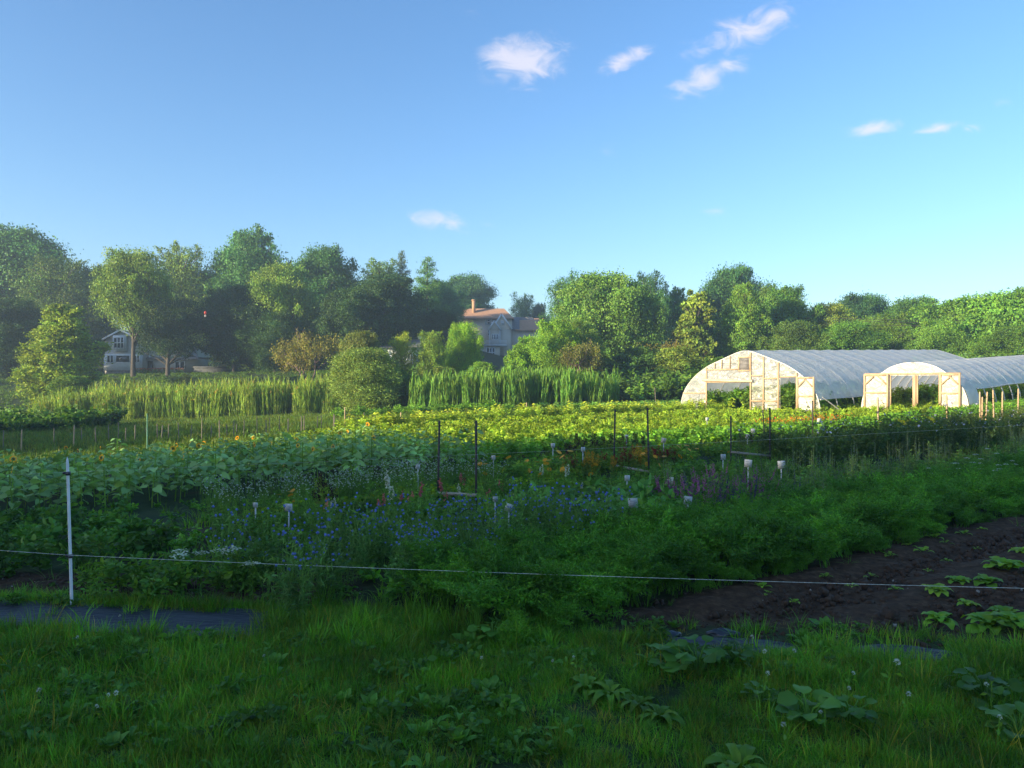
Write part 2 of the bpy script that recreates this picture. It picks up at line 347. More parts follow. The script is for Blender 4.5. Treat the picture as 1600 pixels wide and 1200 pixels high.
def in_bed(u0, u1, v0, v1, dens, edge=.0):
    n = int((u1-u0)*(v1-v0)*dens); u = rng.uniform(u0, u1, n); v = rng.uniform(v0, v1, n)
    v = v+edge*fbm(u*1.3, v*0, 5, 3)
    x, y = uv2xy(u, v); k = vis(x, y); x, y = x[k], y[k]
    return np.stack([x, y, T(x, y)], 1)
def in_rows(u0, u1, vs, du, jit=.06, dv=.08):
    P = []
    for v in vs:
        u = np.arange(u0, u1, du); P.append(np.stack([u+rng.normal(0, jit, len(u)), v+rng.normal(0, dv, len(u))], 1))
    P = np.concatenate(P); x, y = uv2xy(P[:, 0], P[:, 1]); k = vis(x, y); x, y = x[k], y[k]
    return np.stack([x, y, T(x, y)], 1)
# ------------------------------------------------------------------ ground sheet
def axis(fine0, fine1, df, lo, hi, g=1.045, mx=40):
    a = list(np.arange(fine0, fine1, df)); s = df
    while a[-1] < hi: s = min(s*g, mx); a.append(a[-1]+s)
    s = df; b = [fine0]
    while b[-1] > lo: s = min(s*g, mx); b.append(b[-1]-s)
    return np.array(b[:0:-1]+a)
gx = axis(-5, 8, .06, -1400, 1400); gy = axis(3, 11, .055, -1200, 1600)
X, Y = np.meshgrid(gx, gy); Z = T(X, Y)
U, V = xy2uv(X, Y)
FY = lambda x: 5.56-.135*(x+3.25)          # the wire line
bare = ss(4.25, 3.9, V+.1*fbm(U, V, 3))*ss(0, .35, Y-FY(X)-.15+.15*fbm(X*2, Y*2, 4))*ss(.2, .9, X+.4*fbm(X, Y, 9))
gap_soil = .5*ss(4, 8, Y)*ss(50, 30, Y)*(fbm(U*.7, V*3, 6, 4) > .05)
left_soil = ss(.3, .0, np.abs(Y-FY(X)-.75-.1*fbm(X*2, Y, 8))-.25)*ss(-1.0, -1.6, X)
soil = np.clip(np.maximum(np.maximum(bare, gap_soil), left_soil), 0, 1)
near = (np.abs(X-1.5) < 7.5) & (np.abs(Y-7) < 5.5)
Z = Z+near*bare*(.022*fbm(X*9, Y*9, 11, 4)+.02*fbm(X*3, Y*3, 12, 3)+.025*np.sin(V*7))
g = Geo(); ny, nx = X.shape
idx = np.arange(nx*ny).reshape(ny, nx)
F = np.stack([idx[:-1, :-1], idx[:-1, 1:], idx[1:, 1:], idx[1:, :-1]], -1).reshape(-1, 4)
g.add(np.stack([X, Y, Z], -1).reshape(-1, 3), F, np.stack([soil, soil, soil], -1).reshape(-1, 3))
def ground_mat():
    m, nt = newmat('ground_soil_and_turf'); N = nt.nodes; L = nt.links
    at = N.new('ShaderNodeAttribute'); at.attribute_name = 'col'; ge = N.new('ShaderNodeNewGeometry')
    def ramp(scale, cols, det=6):
        nz = N.new('ShaderNodeTexNoise'); nz.inputs['Scale'].default_value = scale; nz.inputs['Detail'].default_value = det; nz.inputs['Roughness'].default_value = .65; L.new(ge.outputs['Position'], nz.inputs['Vector'])
        r = N.new('ShaderNodeValToRGB'); r.color_ramp.elements[0].position = .32; r.color_ramp.elements[0].color = (*cols[0], 1); r.color_ramp.elements[1].position = .7; r.color_ramp.elements[1].color = (*cols[-1], 1)
        if len(cols) == 3: e = r.color_ramp.elements.new(.52); e.color = (*cols[1], 1)
        L.new(nz.outputs[0], r.inputs[0]); return nz, r
    n1, r1 = ramp(14, [(.030, .015, .007), (.065, .036, .018), (.12, .072, .04)], 9)
    n2, r2 = ramp(1.5, [(.020, .036, .012), (.034, .056, .018), (.05, .066, .025)], 10)
    mx = N.new('ShaderNodeMix'); mx.data_type = 'RGBA'; L.new(at.outputs['Color'], mx.inputs[0]); L.new(r2.outputs[0], mx.inputs[6]); L.new(r1.outputs[0], mx.inputs[7])
    b = N.new('ShaderNodeBump'); b.inputs['Strength'].default_value = .7; b.inputs['Distance'].default_value = .03; L.new(n1.outputs[0], b.inputs['Height'])
    p = N.new('ShaderNodeBsdfPrincipled'); p.inputs['Roughness'].default_value = .95; p.inputs['Specular IOR Level'].default_value = .15; L.new(mx.outputs[2], p.inputs['Base Color']); L.new(b.outputs[0], p.inputs['Normal'])
    o = N.new('ShaderNodeOutputMaterial'); L.new(p.outputs[0], o.inputs[0]); return m
tag(g.obj('ground', ground_mat(), smooth=True), 'dark soil and rough turf of the market garden', kind='structure')

# ------------------------------------------------------------------ small plant kinds
def P_grass(n=45, h=.2, r=.09, w=.0055, col=(.055, .12, .022), lean=.9):
    g = Geo(); a = rng.uniform(0, 6.283, n); q = r*np.sqrt(rng.uniform(0, 1, n))
    b = np.stack([q*np.cos(a), q*np.sin(a), -.02+0*a], 1)
    blades(g, b, rng.uniform(.35, 1.1, n)*h, rng.uniform(.1, lean, n), a+rng.normal(0, .8, n), w*rng.uniform(.7, 1.4, n), vcol(col, n, .35, .12), 4); return g
def P_bush(h=.45, r=.22, stems=9, leaves=110, ll=.09, lw=.05, col=(.045, .105, .03), t='b', top=.6, droop=.2):
    g = Geo(); a = rng.uniform(0, 6.283, stems)
    P = blades(g, np.zeros((stems, 3))-[0, 0, .02], h*rng.uniform(.7, 1, stems), rng.uniform(.1, 1.0, stems)*r/h*1.4, a, .008, np.array(col)*.8, 5, 0)
    k = rng.integers(0, stems, leaves); tt = rng.beta(2.2, 1.2, leaves)*5; i0 = np.minimum(tt.astype(int), 4); f = (tt-i0)[:, None]
    o = P[k, i0]*(1-f)+P[k, i0+1]*f; d = rdir(leaves); d[:, 2] = np.abs(d[:, 2])*.6-droop; d = nrm(d+.5*nrm(o*[1, 1, 0]+1e-6)); o = o+d*rng.uniform(0, .35, (leaves, 1))*r*.6
    n = nrm(rdir(leaves)*.95+[-.12, -.1, .62]+d*.2); s = rng.uniform(.6, 1.25, leaves)
    inst(g, t, o, d, n, ll*s, lw*s, vcol(col, leaves, .28, .1)); return g
def P_carrot(h=.5, nf=11, col=(.040, .115, .024)):
    g = Geo(); a = rng.uniform(0, 6.283, nf); K = 12
    P = blades(g, rng.normal(0, .02, (nf, 3))*[1, 1, 0], h*rng.uniform(.8, 1.15, nf), rng.uniform(.15, .9, nf), a, .005, np.array(col)*1.1, K, 0)
    O = []; D = []; S = []
    for i in range(4, K+1):
        t = P[:, i]-P[:, i-1]; td = nrm(t); sd_ = nrm(np.cross(td, [0, 0, 1.])); 
        sz = h*.20*math.sin(math.pi*(i-3)/(K-1.5))+.02
        for sg in (-1, 1):
            pd = nrm(sd_*sg+td*.7+rng.normal(0, .15, td.shape))
            for j in range(5):
                o = P[:, i]+pd*(sz*j/5); O.append(o)
                D.append(nrm(pd+rng.normal(0, .75, pd.shape))); S.append(np.full(nf, sz*.42))
    O = np.concatenate(O); D = np.concatenate(D); S = np.concatenate(S)
    inst(g, 'd', O, D, rdir(len(O), .6), S, S*.30, vcol(col, len(O), .3, .1)); return g
def P_sun(h=.8, nl=17, flower=False, col=(.11, .185, .15)):
    g = Geo(); P = blades(g, np.zeros((1, 3)), np.array([h]), np.array([rng.uniform(0, .15)]), rng.uniform(0, 6.28, 1), .016, np.array([.07, .13, .04]), 8, 0)[0]
    tt = np.linspace(2.2, 8, nl)+rng.uniform(-.2, .2, nl); i0 = np.clip(tt.astype(int), 0, 7); f = np.clip(tt-i0, 0, 1)[:, None]; o = P[i0]*(1-f)+P[i0+1]*f
    az = np.arange(nl)*2.4+rng.uniform(0, 1); d = np.stack([np.cos(az), np.sin(az), rng.uniform(-.25, .35, nl)], 1); pe = o+d*rng.uniform(.05, .10, (nl, 1))
    for i in range(nl): tube(g, [o[i], pe[i]], .003, (.07, .14, .04), 3, cap=False)
    s = np.where(tt > 7, .65, 1.)*rng.uniform(.8, 1.15, nl)
    inst(g, 'h', pe, d+[0, 0, -.25], nrm(rdir(nl)*.5+[-.2, -.2, 1.]), .135*s, .125*s, vcol(col, nl, .22, .06))
    if flower:
        hd = nrm(np.array([-.8, -.6, .35])+rng.normal(0, .25, 3)); c = P[-1]+hd*.03
        n = 16; a = np.linspace(0, 6.283, n+1)[:-1]; e1 = nrm(np.cross(hd, [0, 0, 1.])); e2 = np.cross(hd, e1)
        dd = e1*np.cos(a)[:, None]+e2*np.sin(a)[:, None]
        inst(g, 'd', c+dd*.025, dd+hd*.1, np.tile(hd, (n, 1)), .028, .015, vcol((.5, .2, .02), n, .15, .03))
        inst(g, 'disc', c[None]+hd*.006, e1[None], hd[None], .02, .02, (.06, .03, .015))
    return g
def P_stems(n, h, r, fl, fcol, fs, scol=(.05, .10, .06), leaves=60, ll=.05, lw=.009, lean=.35, nfl=None):
    g = Geo(); a = rng.uniform(0, 6.283, n); q = r*np.sqrt(rng.uniform(0, 1, n)); b = np.stack([q*np.cos(a), q*np.sin(a), 0*a], 1)
    P = blades(g, b, h*rng.uniform(.65, 1.1, n), rng.uniform(0, lean, n), a, .004, scol, 6, 0)
    k = rng.integers(0, n, leaves); i = rng.integers(0, 6, leaves); o = P[k, i]+(P[k, i+1]-P[k, i])*rng.uniform(0, 1, (leaves, 1))
    d = rdir(leaves, .5); s = rng.uniform(.6, 1.3, leaves); inst(g, 'd', o, d, rdir(leaves, .8), ll*s, lw*s, vcol(scol, leaves, .3, .08))
    tips = P[:, -1]; nf = n if nfl is None else nfl; tips = tips[:nf]
    if fl == 'disc': inst(g, 'disc', tips, nrm(rdir(nf)*[1, 1, .2]), nrm(rdir(nf)*.5+[-.3, -.5, .8]), fs, fs, vcol(fcol, nf, .15, .02), 1)
    elif fl == 'ball': inst(g, 'oct', tips, rdir(nf), rdir(nf), fs, fs*1., vcol(fcol, nf, .15, .02), 1)
    elif fl == 'cluster':
        for j in range(34):
            a_ = j*2.4; q_ = fs*1.15*math.sqrt((j+.5)/34); inst(g, 'disc', tips+np.array([q_*math.cos(a_), q_*math.sin(a_), -.25*q_])+rng.normal(0, fs*.06, (nf, 3)), nrm(rdir(nf)*[1, 1, .1]), nrm(rdir(nf)*.5+[0, 0, 1.]), fs*.17, fs*.17, vcol(fcol, nf, .2, .02), 1)
    elif fl == 'clover':
        for j in range(40): d_ = rdir(nf, .5); inst(g, 'd', tips+d_*fs*.35, d_, rdir(nf), fs*.75, fs*.3, vcol(fcol, nf, .2, .02), 1)
    elif fl == 'spike':
        for j in range(16):
            t = j/16; o = P[:nf, -1]-(P[:nf, -1]-P[:nf, -3])*t*1.15
            inst(g, 'oct', o+rng.normal(0, fs*.35, (nf, 3))*[1, 1, .4], rdir(nf), rdir(nf), fs*(.35+.5*t), fs*(.35+.5*t), vcol(fcol, nf, .25, .05), 1)
    elif fl == 'plume':
        for j in range(26):
            t = rng.uniform(0, 1, (nf, 1)); o = P[:nf, -1]-(P[:nf, -1]-P[:nf, -3])*t+[0, 0, fs*.8]
            inst(g, 'd', o+rng.normal(0, .35*fs, (nf, 3))*(.3+t), rdir(nf, 1.6), rdir(nf), fs*rng.uniform(.6, 1.3, nf), fs*.3, vcol(fcol, nf, .25, .05), 1)
    return g
def P_reed(n=18, h=2.4, r=.6, plume=0, col=(.075, .125, .03), lw=.05):
    g = Geo(); a = rng.uniform(0, 6.283, n); q = r*np.sqrt(rng.uniform(0, 1, n)); b = np.stack([q*np.cos(a), q*np.sin(a), 0*a], 1); hh = h*rng.uniform(.75, 1.08, n)
    P = blades(g, b, hh, rng.uniform(0, .12, n), a, .03, vcol(np.array(col)*1.1, n, .2, .1), 6, 0)
    m = n*12; k = rng.integers(0, n, m); tt = rng.uniform(.2, 6, m); i = np.minimum(tt.astype(int), 5); o = P[k, i]+(P[k, i+1]-P[k, i])*(tt-i)[:, None]
    blades(g, o, rng.uniform(.35, .75, m), rng.uniform(.08, .5, m), rng.uniform(0, 6.28, m), lw, vcol(col, m, .3, .12), 3)
    if plume:
        kk = rng.permutation(n)[:plume]
        for j in range(5): inst(g, 'd', P[kk, -1]-[0, 0, .03*j], rdir(len(kk), 2.5), rdir(len(kk)), .22, .06, vcol((.17, .14, .08), len(kk), .25, .1))
    return g
def P_rosette(n=11, ll=.2, lw=.1, up=.9, col=(.09, .19, .035), t='w'):
    g = Geo(); a = np.arange(n)*2.4; d = np.stack([np.cos(a), np.sin(a), up*rng.uniform(.5, 1.4, n)], 1); s = np.linspace(1.1, .55, n)*rng.uniform(.85, 1.15, n)
    d[:, 2] *= np.linspace(.6, 2.2, n)
    o = nrm(d)*.03; inst(g, t, o, d, nrm(np.array([0, 0, 1.])-nrm(d)*.6+rdir(n)*.15), ll*s, lw*s*rng.uniform(.9, 1.1, n), vcol(col, n, .2, .08)); return g
def P_broad(n=9, ll=.22, lw=.2, st=.18, col=(.04, .105, .03), t='r'):
    g = Geo(); a = np.arange(n)*2.4+rng.uniform(0, 6); d = np.stack([np.cos(a), np.sin(a), 0*a], 1); b = d*st*rng.uniform(.3, 1.1, (n, 1)); b[:, 2] = st*rng.uniform(.5, 1.4, n)
    for i in range(n): tube(g, [[0, 0, 0], b[i]*[.5, .5, .8], b[i]], .005, np.array(col)*1.3, 4, cap=False)
    s = rng.uniform(.65, 1.1, n); inst(g, t, b, d+[0, 0, .25]+rdir(n)*.3, nrm(rdir(n)*.4+[0, -.15, 1.]), ll*s, lw*s, vcol(col, n, .2, .06)); return g

# ------------------------------------------------------------------ meadow and lawn
def lawn_pts(y0, y1, dens, marg=1.0, keep=None):
    xm = .70*y1+marg; n = int(2*xm*(y1-y0)*dens); x = rng.uniform(-xm, xm, n); y = rng.uniform(y0, y1, n); k = np.abs(x) < .70*y+marg
    x, y = x[k], y[k]
    if keep is not None: k = keep(x, y); x, y = x[k], y[k]
    return np.stack([x, y, T(x, y)], 1)
def fab(x, y):   # True where the woven fabric shows bare
    d = y-FY(x); return (d > -.52) & (d < .14) & (((x < -1.7) & (d > -.40+.10*fbm(x*2, y*0, 21))) | ((x > 1.0) & (x < 1.85) & (d > -.22+.15*fbm(x*5, y*3, 22))) | ((x > 2.1) & (x < 2.7) & (d > -.25+.15*fbm(x*5, y*3, 23)) & (d < .05)))
def soilzone(x, y):
    u, v = xy2uv(x, y); return ((v < 4.1) & (y-FY(x) > .05) & (x > .3)) | ((x < -1.2) & (np.abs(y-FY(x)-.75) < .33))
k1 = lambda x, y: (y < FY(x)+.35) & ~fab(x, y) & (rng.uniform(0, 1, len(x)) < np.where(soilzone(x, y), .12, 1)*np.where(fbm(x*2.1, y*2.1, 31, 3) > -.25, 1, .55))
p = lawn_pts(2.2, 6.2, 560, .8, k1); s = rng.uniform(.45, 1.0, len(p))*(1+.35*fbm(p[:, 0]*1.2, p[:, 1]*1.2, 32, 3))*np.where(p[:, 1] < 4.2, .8, 1.0)
grs = [P_grass(50, .145, .09, .0045, c, l) for c, l in (((.034, .086, .017), .9), ((.042, .096, .017), 1.3), ((.030, .08, .02), 1.1), ((.06, .085, .026), .8), ((.034, .09, .018), 1.5))]+[P_grass(24, .12, .09, .0045, (.10, .085, .04), 1.6)]
scatter('lawn_grass', grs, p, s, GRASS, 'dense dark green grass across the foreground', 'grass', .22)
k2 = lambda x, y: (y < FY(x)+.4) & ~fab(x, y) & (fbm(x*1.5, y*1.5, 33, 3) > .05)
p = lawn_pts(2.4, 6.0, 38, .8, k2)
scatter('clover_and_weeds', [P_rosette(9, .06, .05, 1.2, (.04, .10, .03), 'h'), P_bush(.12, .09, 6, 40, .035, .024, (.035, .085, .028), 'b'), P_rosette(7, .10, .03, .8, (.04, .1, .03))], p, rng.uniform(.6, 1.3, len(p)), LEAF, 'low clover and mixed weeds in the foreground grass', 'weeds')
# tall coarse grass along the wire line
def k3(x, y):
    d = y-FY(x); q = fbm(x*1.4, y*1.0, 41, 3)
    return (np.abs(d) < .5) & ~fab(x, y) & (((x > -1.6) & (x < .35) & (q > -.35)) | ((q > .25) & (d < .1)))
p = lawn_pts(4.2, 6.4, 40, .5, k3)
scatter('tall_grass', [P_grass(38, .34, .07, .007, (.042, .105, .025), 1.2), P_grass(30, .40, .06, .008, (.05, .115, .03), .8), P_grass(26, .28, .08, .006, (.06, .10, .035), 1.5)], p, rng.uniform(.35, .78, len(p)), GRASS, 'tall coarse grass growing along the wire line', 'tall grass')
p = lawn_pts(2.4, 6.0, 10, .8, lambda x, y: (y < FY(x)+.2) & (fbm(x*1.7, y*1.7, 37, 3) > 0)); scatter('grass_tussocks', [P_grass(34, .21, .06, .005, (.036, .09, .018), 1.1), P_grass(26, .23, .05, .0055, (.045, .10, .02), 1.4), P_grass(9, .27, .06, .003, (.16, .12, .05), 1.3)], p, rng.uniform(.6, 1.1, len(p)), GRASS, 'longer tussocks and dry stalks in the foreground grass', 'grass', .2)
# thin weeds on the bare soil
p = lawn_pts(4.6, 12, 13, .5, lambda x, y: soilzone(x, y) & (fbm(x*1.1, y*1.1, 44, 3) > .02))
scatter('soil_weeds', [P_grass(14, .13, .05, .006, (.04, .095, .035), 1.6), P_bush(.1, .07, 5, 26, .04, .022, (.035, .085, .028)), P_grass(9, .2, .04, .007, (.045, .1, .04), 1.7)], p, rng.uniform(.5, 1.3, len(p)), LEAF, 'scattered thin weeds on the bare dark soil', 'weeds')
# clods, stones, straw
def P_clod(c, fl=1.):
    g = Geo(); Vt, F = TPL['oct']; Vs = Vt*rng.uniform(.6, 1.3, (6, 1))*[1, 1, fl]; 
    inst(g, 'oct', np.zeros((1, 3)), rdir(1), rdir(1), 1., rng.uniform(.7, 1.3), c); return g
CLOD = solid('soil_clod', (.075, .043, .023), (.035, .021, .012), 40, .95, coords='Object'); STONE = solid('pale_stone', (.35, .32, .28), (.2, .18, .15), 30, .8)
kz = lambda x, y: soilzone(x, y)
p = lawn_pts(4.4, 13, 260, .3, kz); scatter('soil_clods', [P_clod((1, 1, 1)) for i in range(4)], p, rng.gamma(2., .007, len(p))+.003, CLOD, 'dark crumbly clods on the bare soil', 'soil', 1)
p = lawn_pts(4.4, 13, 9, .3, kz); scatter('pale_pebbles', [P_clod((1, 1, 1)) for i in range(3)], p, rng.gamma(2., .0028, len(p))+.002, STONE, 'pale pebbles and straw bits on the bare soil', 'pebbles', 1)
# mid and far rough grass
def k4(x, y):
    u, v = xy2uv(x, y); return (y > FY(x)+.4) & ~soilzone(x, y) & ~((v > 12.3) & (v < 16.5) & (u < 8))
p = lawn_pts(5.6, 16, 9, 1, k4); scatter('path_grass', [P_grass(40, .22, .16, .009, (.045, .10, .022), 1.2), P_bush(.2, .18, 7, 60, .05, .03, (.035, .09, .025))], p, rng.uniform(.6, 1.2, len(p)), GRASS, 'rough grass and weeds on the paths between the beds', 'grass')
p = lawn_pts(16, 60, 5, 2, lambda x, y: (y > 17)); scatter('meadow_grass', [P_grass(46, .26, .3, .022, (.036, .062, .022), 1.1), P_grass(40, .32, .3, .02, (.032, .055, .02), 1.0), P_grass(30, .34, .3, .02, (.055, .065, .025), 1.2)], p, rng.uniform(.6, 1.15, len(p)), GRASS, 'mown green grass beyond the sunflowers and round the tunnels', 'grass')  # grass colour lowered to paint in the meadow's shade
p = lawn_pts(60, 100, 1.6, 2, lambda x, y: (x < 10)); scatter('far_lawn', [P_grass(40, .28, .5, .05, (.026, .05, .018), 1.1)], p, rng.uniform(.7, 1.1, len(p)), GRASS, 'shaded lawn in front of the left house', 'grass')  # blade colour kept low so the lawn looks shaded

# ------------------------------------------------------------------ crop beds
def stuff(*a, **k): return scatter(*a, **k)
p = np.concatenate([in_bed(2.9, 34, 4.05, 5.35, 26, .08)])
p2_ = in_bed(2.9, 30, 3.86, 4.12, 40, .08); scatter('carrot_bed_edge', [P_carrot(.24, 12), P_carrot(.2, 11, (.046, .125, .022)), P_grass(16, .16, .05, .006, (.04, .09, .02), 1.6)], p2_, rng.uniform(.6, 1.2, len(p2_)), LEAF, 'low ragged front edge of the carrot tops', 'carrot tops', .3)
x_, y_ = p[:, 0], p[:, 1]; u_, v_ = xy2uv(x_, y_)
scatter('carrot_bed', [P_carrot(.5, 11), P_carrot(.46, 12, (.046, .125, .022)), P_carrot(.52, 9, (.036, .10, .028))], p, rng.uniform(.75, 1.08, len(p))*(1+.12*fbm(u_*1.5, v_*2, 51, 3)), LEAF, 'wide bed of feathery green carrot tops running to the right', 'carrot tops')
FM = [LEAF, FLOWER]
p = in_bed(1.9, 5.5, 5.2, 7.0, 24, .1)
blue = (.13, .20, .52)
scatter('cornflower_bed', [P_stems(9, .62, .12, 'ball', blue, .014, (.05, .105, .07), 90, .07, .010), P_stems(8, .55, .12, 'ball', (.14, .22, .5), .011, (.045, .1, .06), 110, .06, .010, nfl=6), P_stems(8, .55, .12, None, None, 0, (.05, .1, .055), 120, .065, .012), P_stems(12, .6, .12, 'ball', blue, .013, (.05, .11, .06), 120, .065, .012), P_bush(.45, .18, 9, 110, .06, .025, (.04, .09, .05), 'd')], p, rng.uniform(.7, 1.1, len(p)), FM, 'grey green bed of cornflowers with small blue blooms', 'cornflowers')
p = in_bed(5.2, 7.3, 5.7, 7.2, 13)
scatter('broad_leaf_bed', [P_bush(.5, .24, 12, 130, .10, .06, (.05, .115, .055), 'b', droop=.1), P_bush(.46, .22, 11, 120, .11, .06, (.045, .105, .05), 'b', droop=.15)], p, rng.uniform(.85, 1.1, len(p)), LEAF, 'rounded clump of smooth broad leaves behind the carrot tops', 'leafy plants')
p = in_bed(7.2, 9.0, 5.6, 7.0, 14)
scatter('pink_spike_bed', [P_stems(7, .58, .12, 'spike', (.38, .13, .28), .018, (.05, .1, .055), 70, .06, .018, .2), P_stems(7, .5, .12, 'spike', (.10, .06, .18), .014, (.05, .1, .05), 80, .06, .018, .2)], p, rng.uniform(.75, 1.1, len(p)), FM, 'patch of pink and purple flower spikes between signs', 'flowers')
p = in_bed(8.2, 34, 5.6, 6.9, 9, .08)
scatter('hoary_foliage_bed', [P_bush(.5, .2, 10, 120, .07, .022, (.06, .11, .06), 'd'), P_stems(6, .62, .14, 'spike', (.15, .19, .14), .010, (.06, .10, .06), 90, .06, .014, .2), P_bush(.45, .2, 9, 100, .08, .026, (.045, .10, .045), 'd')], p, rng.uniform(.8, 1.15, len(p)), FM, 'grey green foliage with pale spikes behind the carrot tops', 'foliage')
# bed of snapdragons and mixed cut flowers
p = in_bed(2.4, 12.5, 7.5, 9.2, 13, .08)
scatter('mixed_flower_bed', [P_bush(.42, .18, 9, 120, .06, .016, (.045, .10, .035), 'd'), P_bush(.38, .2, 9, 90, .07, .035, (.05, .11, .03)), P_stems(8, .5, .14, None, None, 0, (.05, .11, .035), 110, .06, .012), P_bush(.4, .2, 8, 90, .06, .03, (.038, .09, .03), 'b')], p, rng.uniform(.75, 1.1, len(p)), FM, 'leafy bed of mixed cut flowers around the steel posts', 'flower bed')
# tall bushes on the right, dark foliage made darker to stand for shadow
p = in_bed(12.4, 40, 7.7, 9.6, 4.6, .1)
scatter('shade_tinted_bush_row', [P_bush(.95, .3, 14, 240, .07, .022, (.042, .066, .042), 'd'), P_stems(14, 1.05, .3, 'disc', (.5, .48, .55), .024, (.045, .068, .045), 260, .075, .02, .4, nfl=6), P_bush(.85, .34, 14, 200, .08, .035, (.032, .058, .028), 'b')], p, rng.uniform(.8, 1.2, len(p)), FM, 'tall bushy flower row with leaf colour darkened for shade in front of the small tunnel', 'flower bushes')
# potatoes and peppers on the left
p = in_rows(-5, 2.0, [8.0, 8.8, 9.6, 10.4, 11.3], .26, .08, .14)
scatter('potato_bed', [P_bush(.42, .24, 10, 120, .085, .048, (.035, .085, .028)), P_bush(.36, .24, 10, 110, .08, .05, (.04, .095, .03)), P_bush(.45, .22, 9, 110, .09, .04, (.032, .078, .03))], p, rng.uniform(.75, 1.1, len(p)), LEAF, 'dark leafy potato rows on the left of the garden', 'potato plants')
p = in_bed(.6, 2.6, 6.15, 7.3, 12)
scatter('bushy_weeds', [P_bush(.34, .2, 9, 100, .06, .03, (.045, .10, .028)), P_bush(.28, .2, 9, 80, .05, .022, (.05, .105, .03))], p, rng.uniform(.7, 1.15, len(p)), LEAF, 'bushy green weeds at the near left end of the beds', 'weeds')
# tiny white flowers
p = in_bed(3.0, 7.4, 10.1, 11.5, 19, .05)
scatter('white_flower_bed', [P_stems(16, .5, .16, 'ball', (.5, .56, .48), .012, (.055, .11, .05), 90, .05, .012, .3), P_stems(14, .46, .16, 'ball', (.5, .56, .46), .011, (.055, .11, .045), 90, .05, .012, .4)], p, rng.uniform(.8, 1.05, len(p)), FM, 'band of tiny white flowers below the sunflowers', 'white flowers')
p = in_bed(3.0, 9.0, 9.3, 10.0, 12)
scatter('yellow_green_bed', [P_bush(.3, .2, 9, 90, .06, .028, (.10, .155, .02)), P_bush(.28, .18, 8, 80, .055, .024, (.06, .12, .02))], p, rng.uniform(.8, 1.1, len(p)), LEAF, 'low yellow green plants in front of the white flowers', 'leafy plants')
p = in_bed(7.5, 24, 10.0, 11.6, 9)
scatter('celosia_foliage_bed', [P_bush(.42, .2, 9, 100, .07, .03, (.045, .095, .03)), P_bush(.4, .2, 9, 100, .07, .03, (.07, .13, .025)), P_bush(.44, .2, 9, 100, .07, .03, (.05, .10, .03))], p, rng.uniform(.8, 1.1, len(p)), LEAF, 'green foliage of the celosia and zinnia bed', 'flower bed')
# sunflowers
p = in_rows(-14, 8.6, list(np.arange(12.6, 17.6, .52)), .30, .09, .1)
scatter('sunflower_bed', [P_sun(.82, 18), P_sun(.76, 16), P_sun(.88, 19), P_sun(.8, 17), P_sun(.86, 18), P_sun(.74, 17)]+[P_sun(.8, 13), P_sun(.84, 13), P_sun(.78, 12), P_sun(.82, 13), P_sun(.8, 12), P_sun(.84, 12)]+[P_sun(.82, 13, True)], p, rng.uniform(.85, 1.1, len(p)), LEAF, 'dense field of young sunflowers with broad drooping leaves', 'sunflowers', .06)
# lit crop rows behind
def rows(nm, u0, u1, vs, du, protos, lab, cat, lo=.85, hi=1.12, wid=.16):
    p = in_rows(u0, u1, vs, du, .1, wid); scatter(nm, protos, p, rng.uniform(lo, hi, len(p)), FM, lab, cat)
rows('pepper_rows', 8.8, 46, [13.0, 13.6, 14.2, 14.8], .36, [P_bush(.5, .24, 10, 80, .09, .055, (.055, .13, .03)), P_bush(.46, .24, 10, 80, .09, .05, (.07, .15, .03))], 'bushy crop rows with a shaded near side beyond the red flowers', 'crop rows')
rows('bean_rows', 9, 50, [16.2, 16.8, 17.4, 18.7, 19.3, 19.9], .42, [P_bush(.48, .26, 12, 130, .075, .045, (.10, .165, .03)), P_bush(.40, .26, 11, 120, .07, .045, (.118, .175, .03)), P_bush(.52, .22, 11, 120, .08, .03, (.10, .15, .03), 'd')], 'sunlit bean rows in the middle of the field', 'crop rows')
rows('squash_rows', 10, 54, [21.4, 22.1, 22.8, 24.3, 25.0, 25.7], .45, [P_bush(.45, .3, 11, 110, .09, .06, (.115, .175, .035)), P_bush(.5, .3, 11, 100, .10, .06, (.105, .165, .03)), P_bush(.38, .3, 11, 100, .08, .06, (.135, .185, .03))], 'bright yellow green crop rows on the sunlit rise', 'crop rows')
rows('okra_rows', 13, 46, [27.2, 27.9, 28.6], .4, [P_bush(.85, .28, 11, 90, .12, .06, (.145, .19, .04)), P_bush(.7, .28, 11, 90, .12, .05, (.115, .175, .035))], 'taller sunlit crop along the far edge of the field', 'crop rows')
rows('kale_rows', 30, 62, [31.5, 32.4, 33.3, 35, 36, 37], .5, [P_bush(.6, .35, 9, 60, .17, .11, (.06, .125, .045)), P_bush(.55, .35, 9, 60, .17, .11, (.055, .115, .045))], 'dark green crop rows left of the large tunnel', 'crop rows')
rows('marigold_strip', 22.5, 27.5, [15.5, 16.0], .3, [P_stems(12, .5, .2, 'ball', (.7, .2, .02), .022, (.07, .12, .03), 60, .07, .025), P_stems(12, .5, .2, 'ball', (.5, .10, .03), .02, (.07, .12, .03), 60, .07, .025)], 'orange flower strip in front of the large tunnel', 'marigolds')
